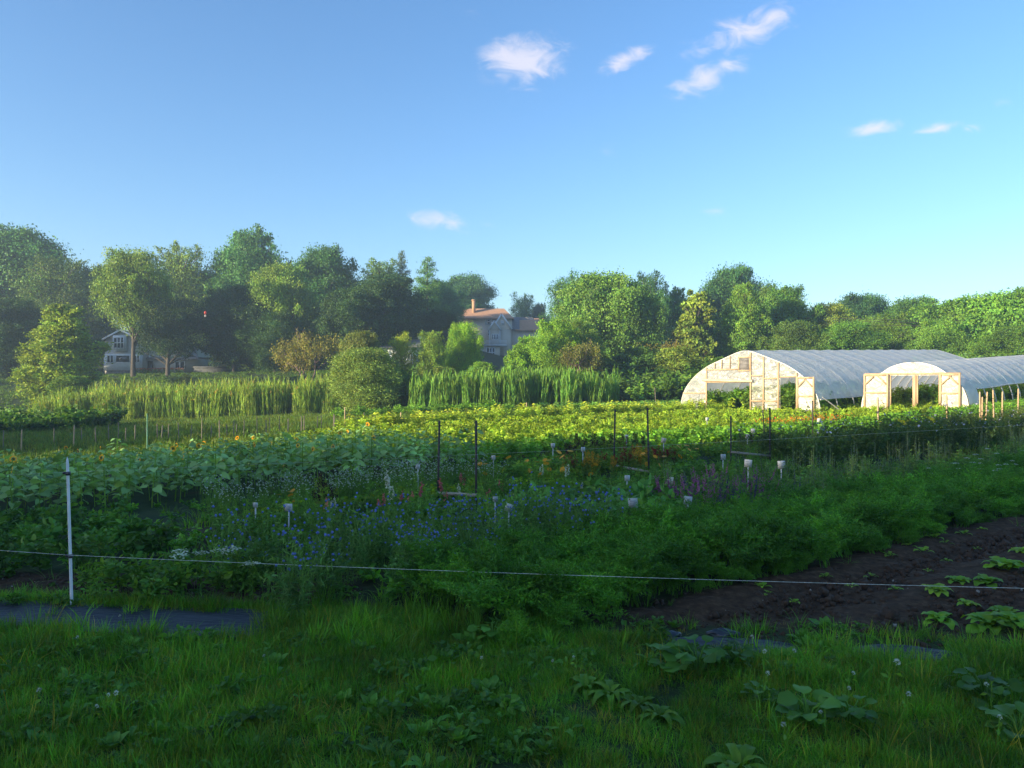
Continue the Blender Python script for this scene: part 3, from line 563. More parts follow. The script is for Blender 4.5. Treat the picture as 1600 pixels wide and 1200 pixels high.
# brambles and hedge bottom
def area(x0, x1, y0, y1, dens):
    n = int((x1-x0)*(y1-y0)*dens); x = rng.uniform(x0, x1, n); y = rng.uniform(y0, y1, n); k = vis(x, y, 3); x, y = x[k], y[k]; return np.stack([x, y, T(x, y)], 1)
p = np.concatenate([area(-33, -24.5, 41, 48, 1.4)]); scatter('bramble_patch', [P_bush(1.3, .8, 16, 260, .2, .12, (.035, .08, .022)), P_bush(1.0, .8, 14, 220, .2, .12, (.045, .10, .022))], p, rng.uniform(.6, 1.25, len(p)), LEAF, 'dark bramble patch at the left edge of the meadow', 'brambles')
p = area(-11.5, 0, 46, 50.5, 1.6); scatter('weed_bank', [P_bush(.8, .5, 12, 180, .15, .08, (.06, .125, .025)), P_bush(.7, .5, 12, 160, .15, .09, (.05, .11, .025))], p, rng.uniform(.6, 1.1, len(p)), LEAF, 'bank of green weeds in front of the round bush', 'weeds')
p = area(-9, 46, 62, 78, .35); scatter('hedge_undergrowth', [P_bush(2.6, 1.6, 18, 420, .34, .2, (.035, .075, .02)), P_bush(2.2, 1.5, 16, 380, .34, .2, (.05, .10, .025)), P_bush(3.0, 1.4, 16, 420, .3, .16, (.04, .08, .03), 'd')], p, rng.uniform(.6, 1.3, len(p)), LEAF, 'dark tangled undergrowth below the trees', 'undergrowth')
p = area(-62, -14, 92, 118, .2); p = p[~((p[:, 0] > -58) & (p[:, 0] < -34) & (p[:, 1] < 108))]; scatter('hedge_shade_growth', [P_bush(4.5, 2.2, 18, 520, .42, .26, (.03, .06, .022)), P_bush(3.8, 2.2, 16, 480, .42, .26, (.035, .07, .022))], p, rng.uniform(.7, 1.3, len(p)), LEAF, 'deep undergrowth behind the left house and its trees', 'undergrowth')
# reeds
p = area(-36, -12.6, 56, 63, 4.2); scatter('reed_bed', [P_reed(19, 2.45, .7, 3, (.095, .145, .05)), P_reed(19, 2.1, .7, 1, (.085, .135, .045)), P_reed(19, 2.35, .7, 2, (.105, .15, .055))], p, rng.uniform(.6, 1.1, len(p))*(1+.14*fbm(p[:, 0]*.6, p[:, 1]*.6, 81, 3))*(.55+.45*ss(-37, -31, p[:, 0])*ss(-12, -15, p[:, 0])), LEAF, 'tall green reed bed with tan plumes on the left', 'reeds', .09)
p = area(-7.2, 8, 53, 58, 3.4); q = p[:, 0]; p = p[(rng.uniform(0, 1, len(p)) < ss(9, 3, q)*.9+.1)]
scatter('cattail_stand', [P_reed(15, 2.5, .6, 0, (.055, .115, .04), .06), P_reed(15, 2.2, .6, 0, (.07, .13, .04), .06)], p, rng.uniform(.62, 1.12, len(p)), LEAF, 'stand of tall green cattails in front of the big trees', 'cattails', .08)
# ------------------------------------------------------------------ trees
def crown(shape, H=10., Wd=8., lobes=18, leaf=.30, seed=0, zb=.12, dens=1., col=(.06, .115, .035), sat=2):
    """leaf clumps on lobes; shape(t)->relative radius at height t"""
    global rng
    keep = rng; rng = np.random.default_rng(900+seed)
    g = Geo(); tr = Geo(); wc = (1, 1, 1)
    C = []; Rr = []
    for i in range(lobes):
        t = (i+.6)/lobes; z = H*(zb+(1-zb)*t**.85); a = i*2.4+rng.uniform(-.5, .5); rad = Wd/2*shape(t)
        r = Wd*rng.uniform(.13, .2)*(.55+.6*shape(t)); q = max(rad-r*.8, 0)*rng.uniform(.75, 1.12)
        r *= rng.uniform(.72, 1.2)
        C.append([q*math.cos(a), q*math.sin(a), min(z+rng.uniform(-.4, .4), H-r*.75)]); Rr.append(r)
        for _ in range(sat):
            a2 = a+rng.uniform(-.5, .5); r2 = r*rng.uniform(.32, .55); k2 = rng.uniform(.85, 1.2); C.append([(q+r*.75)*k2*math.cos(a2), (q+r*.75)*k2*math.sin(a2), min(z+rng.uniform(-.9, 1.1)*r, H-r2*.3)]); Rr.append(r2)
        if q > Wd*.2:
            C.append([q*.35*math.cos(a+2.2), q*.35*math.sin(a+2.2), min(z, H-r*.9)]); Rr.append(r*1.1)
    C = np.array(C); Rr = np.array(Rr)
    tube(tr, [[0, 0, -.6], [0, 0, H*.12], [.12, .05, H*.35], [0, .1, H*.62], [0, 0, H*.85]], [H*.038, H*.028, H*.021, H*.012, .03], wc, 8)
    for c, r in zip(C, Rr):
        if r < .18: continue
        z0 = min(max(c[2]-Wd*.28, H*.14), H*.7)
        tube(tr, [[0, .03, z0], [c[0]*.5, c[1]*.5, z0+(c[2]-z0)*.6], c], [H*.011, H*.007, .03], wc, 5, cap=False)
        ns = max(5, int(30*dens*(r/1.3)**2)); d = rdir(ns, .25); sub = c+d*r*rng.uniform(.72, 1.12, (ns, 1))*[1, 1, .85]
        m = 17; sr = r*.26
        o = np.repeat(sub, m, 0)+rng.normal(0, sr, (ns*m, 3))*[1, 1, .6]
        out = np.repeat(d, m, 0); n = nrm(out*.75+rdir(ns*m)*.75+[0, 0, .3]); dd = nrm(rdir(ns*m)+[0, 0, -.25])
        cc = np.repeat(vcol(np.array(col)*rng.uniform(.75, 1.25), ns, .22, .10), m, 0)*rng.uniform(.8, 1.2, (ns*m, 1)); s = leaf*rng.uniform(.45, 1.55, ns*m)
        inst(g, 'd', o, dd, n, s, s*.72, cc)
        # inner leaves
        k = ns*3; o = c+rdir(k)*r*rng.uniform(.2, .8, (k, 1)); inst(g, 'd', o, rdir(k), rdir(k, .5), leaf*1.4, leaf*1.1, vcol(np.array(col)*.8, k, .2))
    rng = keep
    return tr, g
rnd_ = lambda t: max(.28, math.sin(math.pi*min(1, .16+.80*t))**.55)
oval = lambda t: max(.2, math.sin(math.pi*(.22+.72*t))**.8)
cone = lambda t: max(.16, (1-t)**.55*.95+.05)*(1 if t > .1 else .85)
flat = lambda t: .45+.55*math.sin(math.pi*min(1, .05+.62*t)) if t < .9 else .6
KIN = {}
def kind(k, *a, **kw):
    tr, cr = crown(*a, **kw); KIN[k] = (tr.mesh('trunk', BARK), cr.mesh('crown', TREE), kw.get('H', 10.), kw.get('Wd', 8.))
for s in range(4): kind('round%d' % s, rnd_, lobes=[20, 24, 17, 28][s], seed=s, leaf=.16, dens=2.5, Wd=9.)
for s in range(2): kind('oval%d' % s, oval, lobes=[20, 24][s], seed=10+s, Wd=6.5, leaf=.15, dens=2.5)
for s in range(2): kind('airy%d' % s, rnd_, lobes=[20, 16][s], seed=20+s, leaf=.145, dens=1.2, Wd=8.)
kind('high0', rnd_, lobes=20, seed=60, leaf=.15, dens=1.6, Wd=8., zb=.44)
kind('high1', rnd_, lobes=15, seed=61, leaf=.16, dens=1.8, Wd=9., zb=.3)
kind('cone', cone, lobes=42, seed=30, leaf=.17, Wd=6., dens=2.6, zb=.03, col=(.085, .105, .03))
kind('slim', cone, lobes=26, seed=31, leaf=.24, Wd=5., dens=1.1, zb=.05)
kind('flat', flat, lobes=24, seed=40, leaf=.24, Wd=9., dens=1.)
kind('ball', lambda t: math.sqrt(max(.05, 1-(1.75*t-.82)**2)), lobes=40, seed=55, leaf=.17, Wd=9., dens=2.4, zb=.0, sat=0, col=(.095, .135, .05))
kind('shrub', rnd_, lobes=26, seed=50, leaf=.2, Wd=9., dens=1.9, zb=.02, col=(.085, .115, .04))
kind('shrub_b', rnd_, lobes=22, seed=51, leaf=.26, Wd=8., dens=1., zb=.04)
def pine_kind():
    global rng
    g = Geo(); tr = Geo(); tube(tr, [[0, 0, -.5], [0, 0, 5], [.05, 0, 10]], [.25, .16, .02], (1, 1, 1), 7)
    for i in range(34):
        z = 3.0+7.*(i/34)**.9; L = (10.3-z)*.42*rng.uniform(.6, 1.1)+.25; a = i*2.4
        e = np.array([math.cos(a)*L, math.sin(a)*L, z+L*.12]); tube(tr, [[0, 0, z-.1], e], [.035, .01], (1, 1, 1), 4, cap=False)
        n = int(170*L); t = rng.uniform(.25, 1.05, (n, 1)); o = np.array([0, 0, z])+(e-[0, 0, z])*t+rng.normal(0, 1, (n, 3))*[.2, .2, .09]*(1+L*.25)
        inst(g, 'd', o, nrm(rdir(n, .4)), rdir(n, .8), .20, .07, vcol((.04, .09, .045), n, .25, .08))
    KIN['pine'] = (tr.mesh('trunk', BARK), g.mesh('crown', TREE), 10., 6.)
pine_kind()
def bare_kind():
    tr = Geo(); g = Geo(); r = np.random.default_rng(5)
    def br(p, d, L, rad, dep):
        q = p+d*L*.5+r.normal(0, .05*L, 3); e = p+d*L+r.normal(0, .08*L, 3); tube(tr, [p, q, e], [rad, rad*.8, rad*.6], (1, 1, 1), 4 if dep else 6, cap=False)
        if dep < 4:
            for _ in range(3): br(e if r.random() > .3 else q, nrm(d+r.normal(0, .55, 3)+[0, 0, .1]), L*.68, rad*.58, dep+1)
        if dep >= 3 and e[2] < 6.4:
            n = 20; inst(g, 'd', e+r.normal(0, .35, (n, 3)), rdir(n), rdir(n, .6), .24, .16, vcol((.09, .11, .035), n, .25, .1))
    for k in range(3): br(np.array([.1*k, 0, -.3]), nrm(np.array([.5*math.cos(k*2.1), .5*math.sin(k*2.1), 1.])), 3.1, .13, 0)
    KIN['bare'] = (tr.mesh('trunk', solid('pale_bare_bark', (.22, .15, .14), (.13, .09, .09), 8, .9)), g.mesh('crown', TREE), 9., 7.)
bare_kind()
TREES = 'trees standing round the garden'
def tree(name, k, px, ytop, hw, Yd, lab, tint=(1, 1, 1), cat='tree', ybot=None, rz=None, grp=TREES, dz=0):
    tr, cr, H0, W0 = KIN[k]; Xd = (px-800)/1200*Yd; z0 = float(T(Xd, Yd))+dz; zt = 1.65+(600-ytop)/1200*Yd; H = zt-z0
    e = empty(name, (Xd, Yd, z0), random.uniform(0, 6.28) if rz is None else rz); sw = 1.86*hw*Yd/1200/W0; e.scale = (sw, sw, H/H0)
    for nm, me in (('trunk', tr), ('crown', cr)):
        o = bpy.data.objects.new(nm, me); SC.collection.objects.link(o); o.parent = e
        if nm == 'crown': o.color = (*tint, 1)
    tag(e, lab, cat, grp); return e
HAZE_BL = (.5, .8, .95); MID = (1., 1.05, .9); LT = (1.45, 1.4, .95); DK = (.36, .5, .55); OL = (1.5, 1.25, .8); YG = (2.1, 1.9, .8); BR = (1.7, 1.8, .7)  # leaf tints per tree; the bluish one paints distance haze into the leaves
D = 'deciduous_tree'
tree(D, 'round0', 30, 362, 100, 112, 'large dark tree rising highest at the far left edge', HAZE_BL)
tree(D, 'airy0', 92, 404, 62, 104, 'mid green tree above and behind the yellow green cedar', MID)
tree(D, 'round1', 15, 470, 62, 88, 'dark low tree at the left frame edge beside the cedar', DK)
tree(D, 'oval0', 150, 418, 40, 112, 'slim dark tree between the cedar and the first trunk by the house', HAZE_BL)
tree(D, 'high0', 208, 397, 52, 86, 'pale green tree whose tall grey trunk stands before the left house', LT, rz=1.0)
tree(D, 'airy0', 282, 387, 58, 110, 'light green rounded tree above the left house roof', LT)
tree(D, 'round2', 393, 364, 72, 112, 'tallest haze blued tree left of centre', HAZE_BL)
tree(D, 'round3', 436, 418, 58, 94, 'sunlit mid green tree in front of the tallest haze blued one', LT)
tree(D, 'round1', 508, 392, 62, 108, 'haze blued tree right of the tallest one, under thin bare twigs', HAZE_BL)
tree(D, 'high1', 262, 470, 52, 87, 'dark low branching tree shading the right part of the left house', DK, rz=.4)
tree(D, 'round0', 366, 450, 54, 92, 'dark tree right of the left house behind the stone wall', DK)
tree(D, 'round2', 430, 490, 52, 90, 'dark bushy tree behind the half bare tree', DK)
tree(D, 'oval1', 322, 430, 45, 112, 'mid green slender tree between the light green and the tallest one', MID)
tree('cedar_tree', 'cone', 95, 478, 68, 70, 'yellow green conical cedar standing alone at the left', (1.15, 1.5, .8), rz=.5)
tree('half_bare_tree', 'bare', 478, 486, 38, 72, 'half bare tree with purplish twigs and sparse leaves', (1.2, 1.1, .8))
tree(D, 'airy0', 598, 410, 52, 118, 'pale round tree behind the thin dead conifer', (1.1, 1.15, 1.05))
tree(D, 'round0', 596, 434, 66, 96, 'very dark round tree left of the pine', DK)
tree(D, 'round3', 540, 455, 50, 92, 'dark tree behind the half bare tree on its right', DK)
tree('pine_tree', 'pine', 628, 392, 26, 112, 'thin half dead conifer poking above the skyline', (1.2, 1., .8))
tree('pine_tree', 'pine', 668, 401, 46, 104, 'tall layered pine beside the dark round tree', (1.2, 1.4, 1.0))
tree(D, 'round1', 728, 434, 54, 160, 'haze blued tree behind the chimney of the shingled house', HAZE_BL)
tree(D, 'round2', 684, 440, 46, 130, 'dark crown between the pine and the shingled house', HAZE_BL)
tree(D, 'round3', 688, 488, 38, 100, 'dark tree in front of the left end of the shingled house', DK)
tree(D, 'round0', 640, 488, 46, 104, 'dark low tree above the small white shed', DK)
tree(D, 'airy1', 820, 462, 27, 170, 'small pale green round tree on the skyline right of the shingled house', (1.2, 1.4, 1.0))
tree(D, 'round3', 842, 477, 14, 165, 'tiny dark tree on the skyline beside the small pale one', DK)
tree(D, 'airy1', 882, 434, 38, 108, 'airy haze blued tree left of the biggest central tree', HAZE_BL)
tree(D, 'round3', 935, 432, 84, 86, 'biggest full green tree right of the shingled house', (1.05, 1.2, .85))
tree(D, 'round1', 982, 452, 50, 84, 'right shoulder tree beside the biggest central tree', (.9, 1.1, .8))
tree(D, 'airy0', 1018, 430, 44, 104, 'airy tree with sky gaps right of the biggest central tree', HAZE_BL)
tree(D, 'oval0', 1058, 452, 34, 106, 'haze blued narrow tree in the dip of the skyline', HAZE_BL)
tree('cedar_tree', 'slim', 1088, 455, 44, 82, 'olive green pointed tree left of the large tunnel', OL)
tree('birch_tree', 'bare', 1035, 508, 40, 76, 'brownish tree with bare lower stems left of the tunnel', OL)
tree(D, 'round0', 1140, 424, 60, 112, 'tall haze blued tree highest above the large tunnel', HAZE_BL)
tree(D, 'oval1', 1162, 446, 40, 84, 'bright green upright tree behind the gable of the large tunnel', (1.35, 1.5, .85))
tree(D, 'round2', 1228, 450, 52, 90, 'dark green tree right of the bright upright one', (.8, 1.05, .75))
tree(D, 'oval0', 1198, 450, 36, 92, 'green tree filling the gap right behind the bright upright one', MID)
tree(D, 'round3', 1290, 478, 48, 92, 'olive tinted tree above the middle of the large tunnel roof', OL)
tree(D, 'round1', 1345, 464, 56, 108, 'rounded haze blued tree behind the power lines on the left', HAZE_BL)
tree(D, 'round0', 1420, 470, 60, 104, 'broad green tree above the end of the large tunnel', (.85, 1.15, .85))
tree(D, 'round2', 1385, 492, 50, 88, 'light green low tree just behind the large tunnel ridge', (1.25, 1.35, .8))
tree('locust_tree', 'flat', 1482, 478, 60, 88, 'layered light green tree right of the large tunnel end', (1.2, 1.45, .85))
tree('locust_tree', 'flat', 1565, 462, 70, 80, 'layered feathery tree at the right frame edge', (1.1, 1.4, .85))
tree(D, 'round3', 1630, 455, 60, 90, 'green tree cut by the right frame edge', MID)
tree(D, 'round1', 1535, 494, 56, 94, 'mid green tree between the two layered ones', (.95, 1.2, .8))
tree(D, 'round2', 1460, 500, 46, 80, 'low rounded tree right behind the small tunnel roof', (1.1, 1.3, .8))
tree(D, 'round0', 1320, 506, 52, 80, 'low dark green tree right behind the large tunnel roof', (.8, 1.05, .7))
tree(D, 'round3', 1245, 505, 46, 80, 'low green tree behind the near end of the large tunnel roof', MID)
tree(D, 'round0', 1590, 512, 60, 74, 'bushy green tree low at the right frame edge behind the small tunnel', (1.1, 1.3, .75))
SH = 'shrubs along the hedge'
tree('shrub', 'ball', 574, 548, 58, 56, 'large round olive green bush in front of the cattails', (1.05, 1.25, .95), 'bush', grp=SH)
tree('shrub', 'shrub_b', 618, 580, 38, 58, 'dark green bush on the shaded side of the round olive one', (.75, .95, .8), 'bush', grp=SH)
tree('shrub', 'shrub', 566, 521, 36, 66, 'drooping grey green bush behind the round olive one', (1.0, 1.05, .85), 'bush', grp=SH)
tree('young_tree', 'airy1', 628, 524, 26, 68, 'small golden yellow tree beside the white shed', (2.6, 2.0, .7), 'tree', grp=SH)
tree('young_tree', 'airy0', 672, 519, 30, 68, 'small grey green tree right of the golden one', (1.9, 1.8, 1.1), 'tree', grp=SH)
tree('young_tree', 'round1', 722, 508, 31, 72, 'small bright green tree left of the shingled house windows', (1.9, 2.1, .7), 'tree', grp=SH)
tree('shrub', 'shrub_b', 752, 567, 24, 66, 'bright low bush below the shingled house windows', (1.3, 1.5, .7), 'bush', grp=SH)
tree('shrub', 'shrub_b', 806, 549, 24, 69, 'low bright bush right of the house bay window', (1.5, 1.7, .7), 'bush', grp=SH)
tree('shrub', 'shrub_b', 826, 528, 34, 71, 'bright rounded bush under the sunlit orange roof colour of the shingled house', (1.5, 1.8, .7), 'bush', grp=SH)
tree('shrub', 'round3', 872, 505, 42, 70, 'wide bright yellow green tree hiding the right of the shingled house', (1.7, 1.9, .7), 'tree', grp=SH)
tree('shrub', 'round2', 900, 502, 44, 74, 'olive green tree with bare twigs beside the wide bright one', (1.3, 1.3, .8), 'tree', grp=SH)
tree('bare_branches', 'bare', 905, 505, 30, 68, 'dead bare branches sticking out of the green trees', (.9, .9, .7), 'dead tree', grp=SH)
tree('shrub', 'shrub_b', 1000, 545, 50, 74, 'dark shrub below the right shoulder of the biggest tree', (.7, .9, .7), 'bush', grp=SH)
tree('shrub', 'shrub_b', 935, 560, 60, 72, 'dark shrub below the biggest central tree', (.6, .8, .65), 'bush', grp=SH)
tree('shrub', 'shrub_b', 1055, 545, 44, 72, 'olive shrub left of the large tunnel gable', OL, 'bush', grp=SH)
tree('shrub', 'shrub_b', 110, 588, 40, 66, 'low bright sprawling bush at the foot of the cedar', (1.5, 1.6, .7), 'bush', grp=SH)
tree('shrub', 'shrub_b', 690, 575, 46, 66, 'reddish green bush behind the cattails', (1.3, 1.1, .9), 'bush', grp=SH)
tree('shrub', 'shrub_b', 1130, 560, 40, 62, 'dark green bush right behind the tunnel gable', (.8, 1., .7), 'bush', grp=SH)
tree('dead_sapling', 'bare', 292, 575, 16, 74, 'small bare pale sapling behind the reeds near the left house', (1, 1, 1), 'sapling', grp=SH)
# woodland on the left and behind, which keeps the near field in shade
def woodland():
    g = Geo(); tg = Geo(); r = np.random.default_rng(77); sp = np.array([SUN_DIR.x, SUN_DIR.y, 0]); pp = np.array([SUN_DIR.y, -SUN_DIR.x, 0])
    # pp: w axis = (-.4,.915)
    TR = []
    for w in np.arange(-34, 9, 3.6): TR.append((w+r.uniform(-.8, .8), 46+r.uniform(-3, 5), 19+r.uniform(-1, 2.5), 6.2))
    TR += [(11.5, 47, 16.5, 5.5), (15, 46, 12.6, 4.5), (18.5, 46, 11.0, 4.3), (21.5, 46, 10.0, 3.8)]
    for w in np.arange(25, 50, 3.4): TR.append((w, 64+r.uniform(-2, 3), (14.7 if w > 31 else 12.6)+r.uniform(-.7, .9), 5.))
    for w in np.arange(86, 130, 4.2): TR.append((w, 78+r.uniform(-3, 3), (16.5 if w < 97 else 19.5 if w < 118 else 15)+r.uniform(-1, 1), 6.))
    TR = [(a, b, c*.87, d) for a, b, c, d in TR]
    for w, dist, H, Wd in TR:
        b = sp*dist+pp*w; z0 = float(T(b[0], b[1])); 
        tube(tg, [[b[0], b[1], z0-.4], [b[0], b[1], z0+H*.7]], [.3, .12], (1, 1, 1), 7)
        n = 8200 if H > 12 else 4200
        d = rng.normal(size=(n, 3)); d = nrm(d)*rng.uniform(.15, 1, (n, 1))**.45
        lump = 1+.16*np.sin(d[:, :1]*5+w)+.13*np.sin(d[:, 1:2]*7+w*2)
        o = np.array([b[0], b[1], z0+H*.53])+d*lump*[Wd*.56, Wd*.56, H*.5]
        inst(g, 'd', o, rdir(n), rdir(n), .72, .56, vcol((.05, .10, .03), n, .3, .1))
    me = g.mesh('woodland', [TREE]); o = bpy.data.objects.new('woodland', me); SC.collection.objects.link(o)
    tag(o, 'tall wood on the left and behind the viewer that shades the near field', 'woodland', kind='stuff')
    t = tg.mesh('woodland_trunks', [BARK]); q = bpy.data.objects.new('woodland_trunks', t); SC.collection.objects.link(q); q.parent = o; q['kind'] = 'stuff'
woodland()

# ------------------------------------------------------------------ high tunnels
ROOF = film('greenhouse_roof_film', .26, .42, (.90, .90, .89), 1.2, (1, 1.6, 1), .25, .3)
GABLE = streaky('greenhouse_gable_film', (.76, .73, .66), .30, .78)
CREAM = film('cream_gable_film', .16, .34, (.66, .61, .50), 2.0, (1.4, 1, 1.4), .5, .3)
DOORF = streaky('door_film', (.78, .75, .68), .15, .5)
NET = film('dark_net', .45, .1, (.03, .04, .03), 6, (1, 1, 1), .2, .8)
def prof_pts(P, n=28):
    P = np.array(P, float); t = np.concatenate([[0], np.cumsum(np.hypot(*np.diff(P, axis=0).T))]); q = np.linspace(0, t[-1], n)
    a = np.stack([np.interp(q, t, P[:, 0]), np.interp(q, t, P[:, 1])], 1)
    b = a.copy()
    for _ in range(1): b[1:-1] = (b[:-2]+2*b[1:-1]+b[2:])/4
    b[0] = a[0]; return b
def tunnel(name, C, ang, half, L, slope, hoop_gap, lab, roll, wallmat, group):
    root = empty(name, C, ang); tag(root, lab, 'greenhouse', group)
    R_ = prof_pts(half)                                 # from apex (s=0) down to (smax,0)
    full = np.concatenate([(R_*[-1, 1])[::-1], R_[1:]])
    ztop = lambda s: np.interp(np.abs(s), R_[:, 0], R_[:, 1])
    def sh(V): V = np.array(V, float); V[..., 2] += slope*V[..., 1]; return V
    def put(g, nm, m, par=root, smooth=False):
        for i in range(len(g.v)): g.v[i][:, 2] += slope*g.v[i][:, 1]
        return g.obj(nm, m, par, smooth=smooth)
    ys = np.linspace(0, L, int(L/hoop_gap)*6+1)
    # roof film with a slight sag between hoops
    def sheet(pts, nm, m, off=.03, y0=0., y1=None):
        yy = ys[(ys >= y0) & (ys <= (L if y1 is None else y1))]
        sag = .045*np.sin(np.pi*((yy/hoop_gap) % 1))
        c = np.array([0, pts[:, 1].max()*.35]); dn = nrm(pts-c)
        g = Geo(); V = np.stack([np.stack([pts[:, 0]+dn[:, 0]*(off-s_), np.full(len(pts), y), pts[:, 1]+dn[:, 1]*(off-s_)], 1) for y, s_ in zip(yy, sag)])
        V[..., 0:1] += 0; n1, n2 = V.shape[:2]; ix = np.arange(n1*n2).reshape(n1, n2)
        g.add(V.reshape(-1, 3), np.stack([ix[:-1, :-1], ix[1:, :-1], ix[1:, 1:], ix[:-1, 1:]], -1).reshape(-1, 4), (1, 1, 1)); return put(g, nm, m, smooth=True)
    zr, yr = roll
    top = full[(full[:, 1] >= zr) | (full[:, 0] < 0)]
    top = top[(top[:, 1] >= .55) | (top[:, 0] > 0)]
    sheet(top, 'roof_film', ROOF)
    low = full[(full[:, 1] < .62) & (full[:, 0] < 0)]; sheet(low, 'side_curtain', ROOF, .045)
    if yr > 0:
        lr = full[(full[:, 1] <= zr+.12) & (full[:, 0] > 0)]; sheet(lr, 'side_curtain', ROOF, .05, 0, yr)
    zs = top[-1]
    g = Geo(); tube(g, [[zs[0]+.06, y, zs[1]-.02+.015*math.sin(y*1.3)] for y in np.linspace(max(yr, .1), L-.1, 24)], .035, (1, 1, 1), 6); put(g, 'rolled_curtain', ROOF)
    for y in np.arange(0, L+.1, hoop_gap):
        g = Geo(); tube(g, np.stack([full[:, 0], np.full(len(full), y), full[:, 1]], 1), .026, (1, 1, 1), 6); put(g, 'hoop', GALV)
    for s in (-R_[9, 0], 0, R_[9, 0]):
        g = Geo(); z = float(ztop(s))-.06; tube(g, [[s, 0, z], [s, L, z]], .02, (1, 1, 1), 5); put(g, 'purlin', GALV)
    for s in (-1, 1):
        g = Geo(); x = s*(R_[-1, 0]-.02); box(g, [x, L/2, .12], [.045, L, .22], (1, 1, 1)); put(g, 'baseboard', WOOD)
    def wall(y, holes, nm, m, cuts, amp=.03):
        """end wall film: cuts = s edges; holes = {(s0,s1): (z0,z1)}"""
        for s0, s1 in zip(cuts[:-1], cuts[1:]):
            z0s = 0.
            for (a, b), (h0, h1) in holes.items():
                if s0 >= a-1e-6 and s1 <= b+1e-6: z0s = h1
            n = max(3, int((s1-s0)/.06)); S = np.linspace(s0, s1, n); K = 26
            g = Geo(); t = np.linspace(0, 1, K); SS, TT = np.meshgrid(S, t); zt = ztop(SS)-.01
            Zz = z0s+(zt-z0s)*TT; bulge = np.sin(np.pi*(SS-s0)/(s1-s0)); Yy = y+amp*bulge*(.4+np.sin(Zz*9+SS*3+fbm(SS*2, Zz*2, 61, 2)*4)+.5*np.sin(Zz*21-SS*8))*.5
            V = np.stack([SS, Yy-.03, Zz], -1); ix = np.arange(K*n).reshape(K, n)
            if (zt-z0s).max() < .03: continue
            g.add(V.reshape(-1, 3), np.stack([ix[:-1, :-1], ix[:-1, 1:], ix[1:, 1:], ix[1:, :-1]], -1).reshape(-1, 4), (1, 1, 1)); put(g, nm, m, smooth=True)
    def stud(s, y=0, z1=None, w=.075, d=.05, nm='stud', z0=0.):
        g = Geo(); z1 = float(ztop(s))-.03 if z1 is None else z1; box(g, [s, y, (z0+z1)/2], [w, d, z1-z0], (1, 1, 1)); put(g, nm, WOOD)
    def rail(s0, s1, z, y=0, w=.07, d=.045, nm='rail', dz=0):
        g = Geo(); beam(g, [s0, y, z], [s1, y, z+dz], d, w, (1, 1, 1)); put(g, nm, WOOD)
    def door(s0, s1, z1, y, m, brace=True, zm=1.0, rails=True):
        d = empty('door', (0, 0, 0)); d.parent = root
        g = Geo(); w = .085
        for s in (s0+w/2, s1-w/2): box(g, [s, y, z1/2+.03], [w, .045, z1-.06], (1, 1, 1))
        for z in (.1, zm, z1-.045): box(g, [(s0+s1)/2, y, z], [s1-s0-2*w-.004, .04, .08], (1, 1, 1))
        put(g, 'door_frame', WOOD, d)
        if brace:
            g = Geo(); 
            for a, b in (((s0+w, z1-.5), (s0+.5, z1-.1)), ((s1-w, z1-.5), (s1-.5, z1-.1))): beam(g, [a[0], y-.03, a[1]], [b[0], y-.03, b[1]], .03, .06, (1, 1, 1))
            put(g, 'door_brace', WOOD, d)
        g = Geo(); nn = 12; S = np.linspace(s0+.06, s1-.06, nn); Zs = np.linspace(.08, z1-.06, 20); SS, ZZ = np.meshgrid(S, Zs)
        V = np.stack([SS, y+.03+.012*np.sin(ZZ*11+SS*5), ZZ], -1); ix = np.arange(nn*20).reshape(20, nn)
        g.add(V.reshape(-1, 3), np.stack([ix[:-1, :-1], ix[:-1, 1:], ix[1:, 1:], ix[1:, :-1]], -1).reshape(-1, 4), (1, 1, 1)); put(g, 'door_film', m, d, True)
    return dict(root=root, put=put, wall=wall, stud=stud, rail=rail, door=door, ztop=ztop, R=R_, full=full, slope=slope)
ANG = math.atan2(-.75, .66)
TG = 'plastic covered growing tunnels'
C1 = (12.45, 41.0, float(T(12.45, 41)))
t1 = tunnel('high_tunnel', C1, ANG, [(0, 3.4), (.5, 3.3), (2.3, 2.62), (3.0, 2.2), (3.45, 1.82), (3.8, 1.4), (4.02, 1.0), (4.15, .5), (4.2, 0)], 26, .031, 1.85,
            'large translucent plastic tunnel with wooden framed gable and roof vent', (.78, 0), GABLE, TG)
def sx(px, C): a = (px-800)/1200; return (a*C[1]-C[0])/(.66+.75*a)
q = lambda px: sx(px, C1)
sA, sB, sC, sD, sE, sF = q(1105), q(1174), q(1194), q(1216.5), q(1219.5), q(1246)
t1['wall'](0, {(sA, sB): (0, 1.72), (sE, sF): (0, 1.95)}, 'gable_film', GABLE, [-4.18, sA, sA+(sB-sA)*.33, sA+(sB-sA)*.66, sB, sC, sD, sE, sF, 4.18])
t1['wall'](26, {(sA, sB): (0, 0.02)}, 'rear_wall_film', GABLE, [-4.18, -2, 0, 2, 4.18])
for s in (sA, sB, sC, sD+.02, sF): t1['stud'](s, -.075)
[t1['rail'](a, b, z, -.07) for a, b, z in ((sA+.05, sB-.05, 1.72), (sE, sF-.05, 1.98), (sA+.05, q(1154), 2.4), (sB+.05, sC-.05, 2.05), (sC+.05, sD-.03, 1.9), (sB+.05, sC-.05, .72), (sC+.05, sD-.03, .72), (-3.95, sA-.05, 1.1), (-4.15, sA-.05, .12), (sB+.05, sC-.05, .12), (sC+.05, sD-.03, .12))]
for px in (1118, 1129, 1142): t1['stud'](q(px), -.07, z0=2.45, w=.045)
